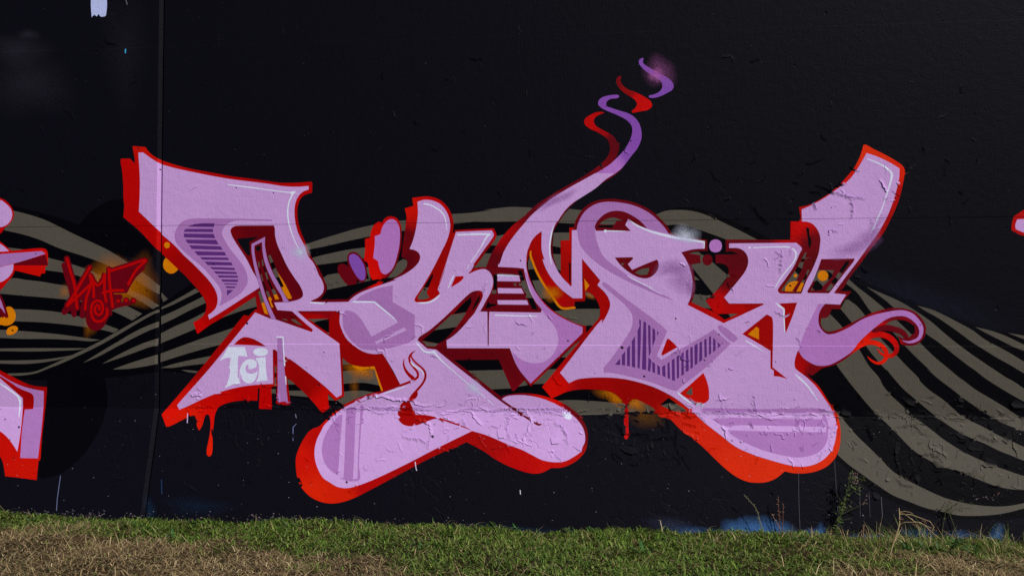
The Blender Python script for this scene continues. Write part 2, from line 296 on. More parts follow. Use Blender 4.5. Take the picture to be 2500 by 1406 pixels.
('L1','red_shade','R','@D 1860,985! 1970,1050! @I 850,930! 935,975! 980,1210! @F 978,0 990,300 1005,540! 870,612! 755,500! 770,720! 740,740! 690,800 660,818! 640,770 500,600 300,400 150,270! @E 2010,150! 2060,520! 2030,550 1870,540 1838,520! 1865,100!'),
# --- red between 1 and 2, letter 2 foot ---
('L2','red_shade','R','@I 200,488! 975,488! 1200,900! 1600,1140! 1740,1406 @F 1870,378! 2050,330! 2000,600! @H 500,600! 985,440! 1100,400 1300,368 1500,380 1700,420 1900,490 2080,590 2200,700 2290,820 2340,950 2345,1080 @p 1429,1100 1406,1125 1373,1140 1346,1141.6! 1323,1153 1299,1155 1249,1140 1209,1120 1182.9,1102 @H 500,1115! 0,1330 @G 2000,650 1700,810 1400,970 1150,1095 950,1160 800,1175 650,1150 500,1080 400,990 310,850 270,650 270,480 @F 300,1370 400,1170 500,1050 620,1005! 750,880 900,740 1100,620 1400,500 1597,458! 1465,85! @I 1465,1335! 1300,1345 1180,1325 1060,1280 980,1205! 900,1150! 860,1000! 430,690! 230,560!'),
('L2','background_gap','G','@I 445,615! 765,611! 650,640 545,668!'),
('L2','background_gap','K','@I 540,680! 555,665 650,638 772,620! 772,822! 735,808!'),
('L2','background_gap','G','@I 735,820! 772,825! 772,852!'),
('L2','red_shade','R','@J 1290,85! 1400,70 1540,62 1660,90 1760,150 1840,240 1900,360 1920,480 1905,620! 1700,1010! 1450,1300! @I 1500,500! 500,360! 640,325! 1060,315! 1130,250 1250,180 1400,115 1600,45 @J 830,1400 950,1340 1050,1280 1180,1170 1215,1080 1200,1020 1125,985! 1160,700 1190,500 1205,380 1178,245! 1310,205!'),
('L2','background_gap','K','@I 640,326! 735,180! 1060,108! 1200,80 1500,10! 1580,15! 1400,110 1250,175 1120,250 1050,308!'),
# --- letter 3 dark smoke edge and box ---
('L3','red_shade','R','@N 1220,915! 1205,900! 1100,905 1000,950 930,1000 912,1050 930,1100 1010,1160 1100,1200 1200,1260 1270,1320 1300,1406 @O 1310,400 1280,500 1200,600 1050,720 850,850 600,990 400,1110 200,1240 20,1406 @M 1000,540 700,760 500,960 380,1130 300,1270 245,1406 @K 1165,325! 1250,450! 1290,560 1250,700 1180,840 1078,1003! 2005,1018! 2015,970! 1800,400! 1400,200! @M 900,900! 1500,500! 2000,150! @O 1300,650! 1400,530 1445,400 1445,300 1430,318 @N 1380,1290 1300,1230 1170,1160 1090,1110 1060,1050 1070,1000 1130,950'),
('L3','red_shade','D','@O ~1480,705,14 1350,808,26 1200,900,28 1050,1010,28 900,1100,26 750,1218,26 650,1315,26 570,1406,28 @M ~1440,585,30 1375,690,32 1310,780,34 1262,860,34 1235,940,32 1222,1070,40 1225,1200,40 1250,1330,34 1285,1430,30'),
('L3','background_gap','K','@M 1320,790! 1590,785! 1590,850! 1500,925! 1275,920!'),
('L3','red_shade','R','@L 560,440! 900,500! 1500,540! 1540,560! 1850,1090! 2500,455! @R 640,195! 640,110! @Q 890,1240! 940,1225! 945,1380! @R 690,240! @L 2500,520 2000,1000 1850,1140! 1755,1050! 1590,1218! 1560,1200! 1360,735! 660,740! 400,585!'),
('L3','red_shade','D','@L ~405,572,44 718,805,48 1020,1035,50 1425,1355,48'),
('L3','red_shade','R','@Q ~40,150,20 25,280,28 55,440,30 125,640,32 230,800,32 400,975,32 600,1105,32 800,1200,30 930,1235,28'),
('L3','red_shade','R','@M 1080,905! 1000,960 920,1060 870,1180 850,1290 @Q 40,120 25,260! 50,240! 75,110! 120,230 190,400 300,600 420,760 565,940! 765,940! 770,850! 920,845! 935,800! 930,500! 700,760! 560,640! 330,350! 300,0!'),
('L3','yellow_edge','Y','@Q ~100,85,20 95,150,32 130,250,32 200,420,32 310,610,32 430,780,32 568,948,34 765,945,34'),
('L3','red_shade','R','@M 1500,850! 1620,848! 1640,900! 1600,1140! 1370,1140! 1365,1045! 1500,1040!'),
('L3','red_shade','R','@Q 556,-20! 740,-20! 740,620! 715,632! 490,385! 556,430!'),
('L3','background_gap','K','@Q 680,260! 705,260! 705,560! 685,560!'),
# --- letter 4 red ---
('L4','red_shade','R','@Q 870,180! 1168,530! 1115,600! 1250,740 1310,880 1280,1010 1180,1180 1000,1406! 940,1385! 1070,1212 1148,1080 1155,960 1110,840 1030,740 928,688! 920,850!'),
('L4','yellow_edge','Y','@Q 915,500! 992,605! 930,692!'),
('L4','red_shade','R','@R 870,0! 1000,0! 1300,700! 2000,1000! 2500,900! @U 900,100! 1740,0! 1850,120 1950,230 2050,390 2100,460 2150,560 2180,650 2190,800 2170,950 2120,1060 2030,1150 1900,1210 1750,1235 1620,1230 1530,1210! 1430,1290 1320,1335 1200,1345 1080,1330 950,1270 830,1180 700,1060 620,980 500,870 300,720 150,580 @R 1820,1480 @d 1300,310 1100,190 1000,140 900,115 850,130 790,190 760,270 765,350 780,500 780,700 785,850 750,920 720,920 685,850 690,700 690,560 685,400 680,250 650,140 @R 1200,1190 1130,1130 1000,1085 800,1065 600,1065 400,1100 260,1160 170,1200! 20,1025!'),
('L4','background_gap','K','@R 1815,1302! 1950,1190! 2080,1280! 1950,1300!'),
('L4','background_gap','G','@R 1830,1310! 1950,1278 2080,1285! 2230,1380! @U 370,490! 330,512 220,500 60,428!'),
('L4','red_shade','D','@P ~150,505,50 160,440,50 200,340,52 285,215,54 390,132,54 495,85,50 600,65,46 720,60,46 850,72,46 1005,103,46 1160,160,46 1315,248,46 1445,362,46 1540,470,46 1600,565,46'),
('L4','red_shade','D','@P 1500,520! 1580,550! 1800,600 2165,660! 2170,830! 1980,835 1880,865! @S 260,370! 430,390! 440,512! 300,535! 330,640 352,780 355,910 330,1040 290,1150! 230,1145! 200,700! 100,345!'),
('L4','red_shade','R','@T 232,150! 285,105! 450,180 660,270 805,378! 1100,250! 1400,120! 1420,150! 795,435!'),
('L5','red_shade','R','@S 665,395! 690,385! 830,383! 820,155! 1300,157 1940,165! 2070,300! 1900,600! 1165,800! 1405,1150! @T 1050,283! 700,290! 640,250 520,90! @S 640,980 780,830 850,720 870,620 830,550 750,520 670,515!'),
('L5','background_gap','K','@S 830,345! 900,335 1025,378! 830,385!'),
('L4','paint_dot','D','@S 545,380 600,405 622,465 600,525 545,550 490,525 468,465 490,405'),
('L4','paint_dot','P','@S 668,154 740,182 766,252 740,325 668,352 596,325 572,252 596,182'),
('wall','spray_mist','*W','1673,576,36,28,0,.7'),
# --- letter 5 red ---
('L5','red_shade','R','@V 315,1040! 500,990 700,880 900,730 1040,580 1160,430 1250,250 1300,88! 1330,85 1450,150 1650,250 1880,395 1925,460 1915,600 1880,780 1820,980 1720,1210 @W 1720,320 1560,520 1380,770 1200,1010 1110,1150 1050,1190! 1242,1195! 1080,1406 @X 830,340! 690,340! 650,440! 620,465 530,480! 525,560 560,640 620,680 700,675 850,625 1000,545 1250,420 1500,340 1650,320 1800,330 1950,380 2060,480 2125,600 2125,700 2080,800 1980,880 1850,897 1750,870 1720,800! 1850,780! 1960,700! 1955,600! 1850,530 1750,505 1600,520 1500,580 1350,660 1200,790 1100,890 1000,1020 850,1130 760,1180 540,1242! 390,1355! 250,1300 110,1230! 150,950! 250,900! @W 480,1300! 300,1100! 310,130! 440,130! @V 340,1200!'),
('L5','red_shade','R','@X ~1000,1010,20 1120,905,60 1220,855,72 1330,850,72 1430,888,72 1505,960,66 1530,1040,62 1495,1120,56 1410,1165,44 1330,1145,34 1270,1100,20 1235,1065,8'),
('L5','red_shade','R','@X ~1200,810,60 1300,745,86 1420,725,90 1540,755,90 1635,830,88 1680,910,76 1670,990,70 1600,1050,62 1500,1045,44 1430,1005,30 1385,950,10'),
('L5','red_shade','D','@X ~1330,670,60 1500,625,90 1640,645,90 1760,690,84 1825,760,74 1820,820,60 1760,800,40 1690,742,8'),
# --- faces ---
('L3','letter_face','S','@O 1127,750 1000,840 800,950 560,1080 330,1230 120,1400 @M 800,800! 1300,770 @O 570,1400 650,1310 750,1210 900,1090 1050,1000 1200,890 1350,800 1480,700 1550,620 1640,500 1720,400 1770,300 @N 1790,1280 1785,1180 1750,1070 1680,980 1580,920 1450,880 1330,840 1260,810 1248,770 1270,730 1330,700 1420,690 1450,670! 1440,645 1390,638 1260,655 1170,690 1130,740 1130,790 1180,840 1280,890 1400,940 1540,1010 1600,1060 1640,1120 1648,1200 1620,1310 @O 1550,380 1450,500 1300,640'),
('wall','smoke_wisp','R','@N 1480,355! 1430,360 1405,410 1410,470 1460,550 1540,620 1640,680 1700,730 1720,780 1700,830 1635,890! 1650,915! 1780,890 1880,870 1940,830 1950,790 1920,730 1850,680 1700,600 1570,550 1500,490 1470,430 1475,385'),
('wall','smoke_wisp','V','@N 1820,80 1780,85 1750,115 1750,160 1790,220 1870,290 1980,360 2070,420 2105,480 2100,540 2050,600 1970,635 1900,655 1900,675 1950,688 2050,670 2180,610 2260,560 2280,510 2260,450 2200,390 2080,320 1950,250 1850,190 1810,150 1815,110'),
('L1','letter_face','L','@A 363,207! 435,205! 490,245 560,295 640,345 720,385 850,425 1000,462 1250,515 1500,565 1700,600 1900,628 2200,665 2500,705 @B 300,268 600,310 760,335 900,350 1050,352 1212,342! 1210,395! 1130,425 1060,490 1015,580 997,680 997,800 1010,900 1040,1030 1090,1140 1150,1260 1200,1406 @C 2410,640 2500,840 @I 655,10 688,100 690,170 665,230 600,290 500,340 495,352! 490,480! 200,500! @C 2080,1372! 1860,1355! 1810,1240! 1600,1000! @D 1590,10! 1400,130 1200,260 980,400 820,498! 800,432! @C 870,1380 920,1320 945,1230 940,1130 900,1030 810,900 700,780 560,640 430,520 310,390 200,290 110,215 @A 640,1365 372,1105! 385,850 388,650 380,450'),
('L1','letter_face','L','@D 1520,390! 1760,490! 1840,500! 2385,690! 2400,655! 2300,575 2200,485 2080,372! @I 285,495! 470,660 930,990! 955,1406 @F 962,300 968,520! 890,563! 740,420 500,220 210,0 @D 1965,1055! 1790,960! @E 1795,228! 1600,238 1350,265 1100,320 900,385 700,470 500,565 365,622! 330,555! 430,440 820,0 @D 1130,870'),
('L1','letter_face','L','@D 1808,240! 1835,232 2040,232! @I 180,340! 495,352! 750,360 1065,355! 1060,500! 970,492! 285,495! @D 2080,372! 1860,355!'),
('L2','letter_face','L','@I 960,430! 1065,355! 1120,300 1250,215 1400,155 1600,85 1810,10 @J 1000,1330 1150,1260 1300,1160 1385,1070 1412,990 1395,930 1340,885 1250,862! 1300,740 1340,590 1365,450 1380,300 1370,145! 1470,115 1600,125 1720,180 1800,270 1850,380 1870,500 1850,640 1790,800 1700,980 1640,1100 1560,1250 @K 430,220 330,400 200,620 75,820 80,845 120,862! 300,845 465,735! 640,640! 1040,682! 960,700 900,740 700,930 500,1120 300,1290 140,1400 @L 125,435! 270,565! 400,575! 700,822 1000,1055 1400,1368 @H 1020,470! 1100,420 1250,400 1400,403 1600,440 1800,510 2000,620 2160,750 2260,880 2300,1000 2300,1110 2260,1200 @p 1419.5,1100 1399.5,1115 1379.5,1125 1352.8,1127.3 1322.8,1121.7 1299.5,1110 1276,1098 @H 1150,1160 800,1010 580,945! 0,1230 @G 2000,550 1500,790 1250,890 1050,940 900,920 780,850 690,790 610,660 560,500 555,350 590,200 650,80 690,0 @F 780,900 900,790 1050,690 1200,620 1500,520 1750,432 1870,385! 1760,170 1660,0 @I 1590,1140! 1450,1150 1290,1110 1150,1020 1040,920 975,800 935,680 935,580'),
('L2','red_shade','R','@J 1905,620! 1962,598! 1880,850 1790,1130 1700,1400 @K 560,290 500,480 430,660! 465,735! 300,845 120,862! 80,845 75,820 200,620 330,400 430,220 @J 1560,1250 1640,1100 1700,980 1790,800'),
('L2','red_shade','R','@K 895,420! 985,330! 1045,338! 1000,385!'),
('L2','background_gap','K','@K 350,420! 360,440 290,637! 212,637!'),
('L2','background_gap','G','@K 215,640! 290,638! 262,720 300,790 200,820 130,815 135,770'),
('L2','letter_face','L','@J 1960,600! 2500,580 @M 320,893! 355,965! 60,1406 @K 910,425! 1050,368 1150,357 1220,400 1265,480 1275,570 1240,700 1170,830 1080,1000! 1000,1010! 1060,900 1110,800 1120,740 1090,690 1040,682! 640,645! 465,735! 430,660! 500,480 560,290 @J 1700,1400 1790,1130 1880,850'),
('L2','red_shade','R','@J ~1950,588,28 2200,576,30 2500,564,30 @M ~335,878,36 368,966,40 224,1188,44 62,1412,44 @K ~913,412,24 1050,350,26 1150,340,28 1232,388,28 1280,475,28 1290,570,28 1257,705,28 1187,838,28 1090,1000,24'),
('L3','letter_face','L','@M 1900,20! 1700,130 1450,270 1200,430 1000,600 800,800 600,1050 500,1220 430,1406 @K 1355,280 1350,325! 1640,335! 1745,350! 1770,480 1830,680 1920,850 2010,990! 1950,1015! 1080,1002! 960,1015! @L 900,130 780,270 670,370 560,435! 575,560! 1530,562! 1650,850 1845,1100! @R 640,205! 640,115! @Q 890,1240! 760,1185 600,1110 440,1010 300,880 170,700 80,520 35,350 30,250 40,120 70,0 @M 870,1180 920,1060 1000,960 1080,905! 1075,1050 1080,1200 1120,1350 @Q 280,200 330,350 420,500 560,660 700,770 740,800! 885,802! 885,600! 735,560! 728,590! 715,625! 560,460 470,300 410,140 @M 1215,1200 1215,1060 1240,930 1265,850 1310,760 1370,680 1450,570 1560,470 1700,380 1900,250 2050,120 2190,25!'),
('L4','letter_face','L','@Q 722,600! 725,0 @M 1540,890! 1615,885! @P 185,450 220,350 300,230 400,150 500,105 600,85 720,82 850,95 1000,125 1150,180 1300,265 1430,380 1520,480 1580,570! 1700,610 2130,680! 2125,795! 1950,805 1770,850! 1850,980 1910,1130 1940,1300 @S 305,900 290,1030 240,1150! @T 790,430! 1100,290! 1700,300! 1900,700! 1920,850! 1885,950 1870,1040 1875,1100! @U 1660,0 1800,110 1900,210 2000,350 2060,440 2100,520 2130,600 2140,700 2130,830 2090,950 2010,1050 1900,1120 1750,1155 1600,1140 1400,1090 1150,1010 950,920 780,790 600,650 500,560 @R 2320,1406 2100,1230 1900,1110 1700,1020 1400,930 1150,890 900,880 700,890 560,910 430,968! 295,810! 940,0 @Q 1180,1180 1280,1010 1310,880 1250,740 1115,600! 1160,530! 925,250 880,195! 885,602!'),
('L5','letter_face','L','@S 875,215! 1900,205! 1985,290 1980,370 1930,520 1820,700 1690,850 1620,930 1640,970 1700,980! 1975,980! @W 560,1020 640,870 700,730 740,620 760,500 765,370 720,250 650,170 560,135 485,130! @V 360,1255! 355,1075! 500,1010 700,900 900,760 1060,640 1170,510 1270,350 1345,215! 1500,265 1700,360 1850,450! 1840,600 1800,780 1740,980 1650,1200 1540,1400 @W 1500,510 1340,730 1150,980 975,1215! @X 730,98! 910,120! 815,272! 590,260! 540,320 400,600! 180,975! @T 1800,900! 1000,700! 790,430! 1000,335! 1405,145! 1395,130! 875,130! 800,40! @S 900,920 1000,800 1120,640 1165,520 1160,430 1110,340 1020,290 875,285!'),
('L5','shade_panel','N','@X 485,262! 590,260! 540,320 500,400 485,500 500,590 550,670 620,720 700,720 800,690 950,620 1150,500 1300,440 1500,390 1700,358 1820,365 1930,410 2020,500 2080,600 2085,700 2040,800 1950,850 1850,858 1750,812! 1850,828 1930,810 2000,770 2025,700 2010,620 1950,540 1850,470 1750,445 1600,465 1500,510 1350,620 1200,750 1100,850 1000,980 850,1090 680,1180 560,1205 450,1195 350,1150 250,1080 180,975! 250,760 380,480'),
# --- letter 1 details ---
('L1','shade_panel','M','@A 925,1406 960,1340 1020,1270 1110,1225 1250,1210 1700,1212 2400,1225! 2405,1250! 2100,1245 1880,1240 1780,1265 1690,1320 1640,1406 @C 1015,200 1060,300 1130,410 1220,530 1310,640 1380,760 1405,870 1400,950 1370,1010 1310,1090 1200,1170 975,1295! 1000,1190 1005,1100 980,1020 900,910 800,790 700,690 560,570 420,450 320,340 290,250'),
('L1','counter','R','@C 1145,130 1200,80 1300,68! 1800,65! 1818,100 1825,220 1860,360 1930,520 2010,690 2110,850 2200,980 2245,1080 2248,1140 2200,1185 2040,1232! 1810,1240! @D 1860,355! 2080,372! 2200,480 2300,570 2400,660 2385,690! 1840,500! 1760,490! 1520,390! 1550,340! 1530,160! 1590,10! @C 1550,880 1480,760 1400,600 1300,440 1220,320 1160,210'),
('L1','background_gap','B','@C 1240,268! 1575,240! 1430,320! 1445,520! 1410,525! 1330,420 1260,310'),
('L1','background_gap','B','@C 1530,420 1550,380 1590,380 1600,420 1580,455 1550,455'),
('L1','background_gap','G','@C 1720,525! 1752,518! 1797,620! 1752,640!'),
('L1','background_gap','K','@C 1752,642! 1797,622! 1835,705! 1785,740!'),
('L1','background_gap','G','@C 1785,742! 1832,712! 1880,830! 1910,900! 1830,860!'),
('L1','background_gap','K','@C 1830,865! 1880,850! 1960,1010! 1900,990!'),
('L1','yellow_edge','Y','@C 1855,770! 1960,930 2080,1165! 2070,1182 2020,1182! 1960,1100 1920,1005! 1960,1000!'),
('L1','background_gap','G','@C 1622,590! 1637,588! 1652,680! 1628,682!'),
('L1','background_gap','K','@C 1640,690! 1662,690! 1692,775! 1668,780!'),
('L1','background_gap','G','@C 1668,782! 1695,778! 1722,890! 1700,892!'),
('L1','background_gap','K','@C 1702,895! 1725,890! 1795,1030! 1768,1040!'),
('L1','background_gap','G','@C 1770,1042! 1815,1035! 1848,1110! 1800,1125!'),
('L1','yellow_edge','Y','@C 1800,1127! 1848,1112! 1885,1188! 1830,1196!'),
('L1','background_gap','G','@C 1562,620! 1580,620! 1592,705! 1578,712!'),
('L1','background_gap','K','@C 1580,715! 1592,710! 1612,805! 1600,805!'),
('L1','background_gap','G','@C 1603,810! 1618,808! 1645,915! 1630,918!'),
('L1','background_gap','K','@C 1632,920! 1650,918! 1702,1062! 1680,1068!'),
('L1','background_gap','G','@C 1682,1070! 1718,1068! 1752,1150! 1718,1162!'),
('L1','yellow_edge','Y','@C 1718,1165! 1752,1152! 1778,1202! 1758,1218! 1800,1310! 1772,1318!'),
('L1','background_gap','G','@D 1562,75! 1600,65! 1655,230! 1612,250!'),
('L1','yellow_edge','Y','@D 1614,255! 1655,232! 1722,428! 1662,405!'),
('L1','background_gap','G','@D 1920,490! 1995,490! 2018,520!'),
('L1','background_gap','G','@D 2062,500! 2120,492! 2242,590! 2150,560'),
('L1','letter_face','M','@C 1465,350! 1478,340! 1508,372! 1510,470 1530,600 1570,760 1615,920 1650,1040 @D 1690,170 1760,330 1840,500! 1765,492! 1700,330 1640,170 1590,10! @C 1555,890 1515,740 1480,560 1463,430'),
('L1','letter_face','M','@C 1465,350! 1672,240! 1668,360 1690,500 1735,660 1800,810 1880,950 1950,1090 2010,1190 2045,1235! 1950,1238! 1925,1150 1845,1020 1765,870 1695,715 1650,560 1630,430 1625,318! 1502,378!'),
('L1','counter','R','@D 1195,880! 1280,800 1350,768 1450,780 1580,840 1690,910! 1500,892!'),
('L1','counter','R','@D 1790,958! 1830,958 1858,990! @E 1870,0! 1868,120! 1840,275! 1800,275! 1795,228!'),
('L1','background_gap','G','@E 1820,-40! 1845,-40! 1845,60! 1820,60!'),
('L1','background_gap','K','@E 1820,62! 1845,62! 1842,130! 1820,130!'),
('L1','background_gap','G','@E 1820,132! 1842,132! 1838,235! 1818,235!'),
('L1','background_gap','G','@E 1768,308! 1835,308! 1835,378! 1768,374!'),
('L1','shade_panel','M','@D 1858,778! 1938,772! @E 1970,0 2020,500! 1865,497! 1865,150'),
('L1','highlight','W','@D ~1850,765,20 1895,768,22 1945,768,24 @D ~1945,770,18 1955,960,18 1972,1200,18 @E ~1985,120,18 1995,240,10'),
('L1','highlight','W','@A ~1720,690,8 2200,750,14 @B ~0,322,14 300,362,14 600,400,16 800,427,16 935,440,18'),
('L1','highlight','W','@B 925,430! 1012,415! 1010,440! 970,480 958,498! 935,455'),
('L1','highlight','W','@B ~955,485,22 912,590,22 894,700,22 894,800,22 912,920,20 952,1060,18 1012,1210,14 1085,1340,10'),
('L1','highlight','W','@I ~490,366,18 600,374,20 740,384,8'),
('L1','letter_character','W','@D 1110,918! 1365,918! 1400,1050 1405,1065! 1380,1065 1330,1052! 1262,1055! 1255,1250 1260,1406 @E 1270,130 1295,225! 1200,235 1060,290! 1110,180 1140,0 @D 1130,1250 1150,1080! 1060,1090 970,1135! 1040,1040'),
('L1','letter_character','W','@D 1540,1225! 1545,1150 1480,1105 1400,1110 1320,1180 1285,1300 1290,1406 @E 1300,60 1330,160 1390,215 1450,215 1510,180 1550,100 @D 1558,1280! 1520,1310 1450,1325 1400,1310 1375,1260 1380,1210 1415,1180! 1420,1240 1440,1262!'),
('L1','letter_character','W','@D 1525,1090! 1680,1068! 1685,1200 1700,1406 @E 1690,60 1712,180! 1640,180 1540,198! 1570,120 1580,0 @D 1580,1250 1570,1170'),
('L1','letter_character','W','@D 1605,930 1690,950 1720,993 1690,1038 1605,1056 1520,1038 1490,993 1520,950'),
] 
H1 = [((600,45),(720,32),(905,35),(885,92),(490,85)),((455,118),(875,118),(880,168),(430,165)),((430,190),(885,195),(912,262),(435,248)),
 ((455,282),(925,285),(965,358),(490,338)),((512,368),(990,382),(1025,438),(555,425)),((590,458),(1055,470),(1080,525),(645,522)),
 ((675,548),(1100,555),(1125,595),(715,588)),((745,615),(1155,628),(1178,675),(795,672)),((828,698),(1200,712),(1218,748),(870,735)),
 ((885,762),(1235,775),(1245,808),(925,803)),((943,825),(1257,832),(1258,862),(972,860)),((998,888),(1258,892),(1255,928),(1025,922)),
 ((1040,945),(1245,952),(1238,970),(1060,965)),((1070,992),(1225,996),(1205,1022),(1080,1018)),((1088,1048),(1190,1050),(1090,1135))]
for q in H1: ART.append(('L1','hatch_bar','H','@C '+' '.join('%d,%d!'%p for p in q)))
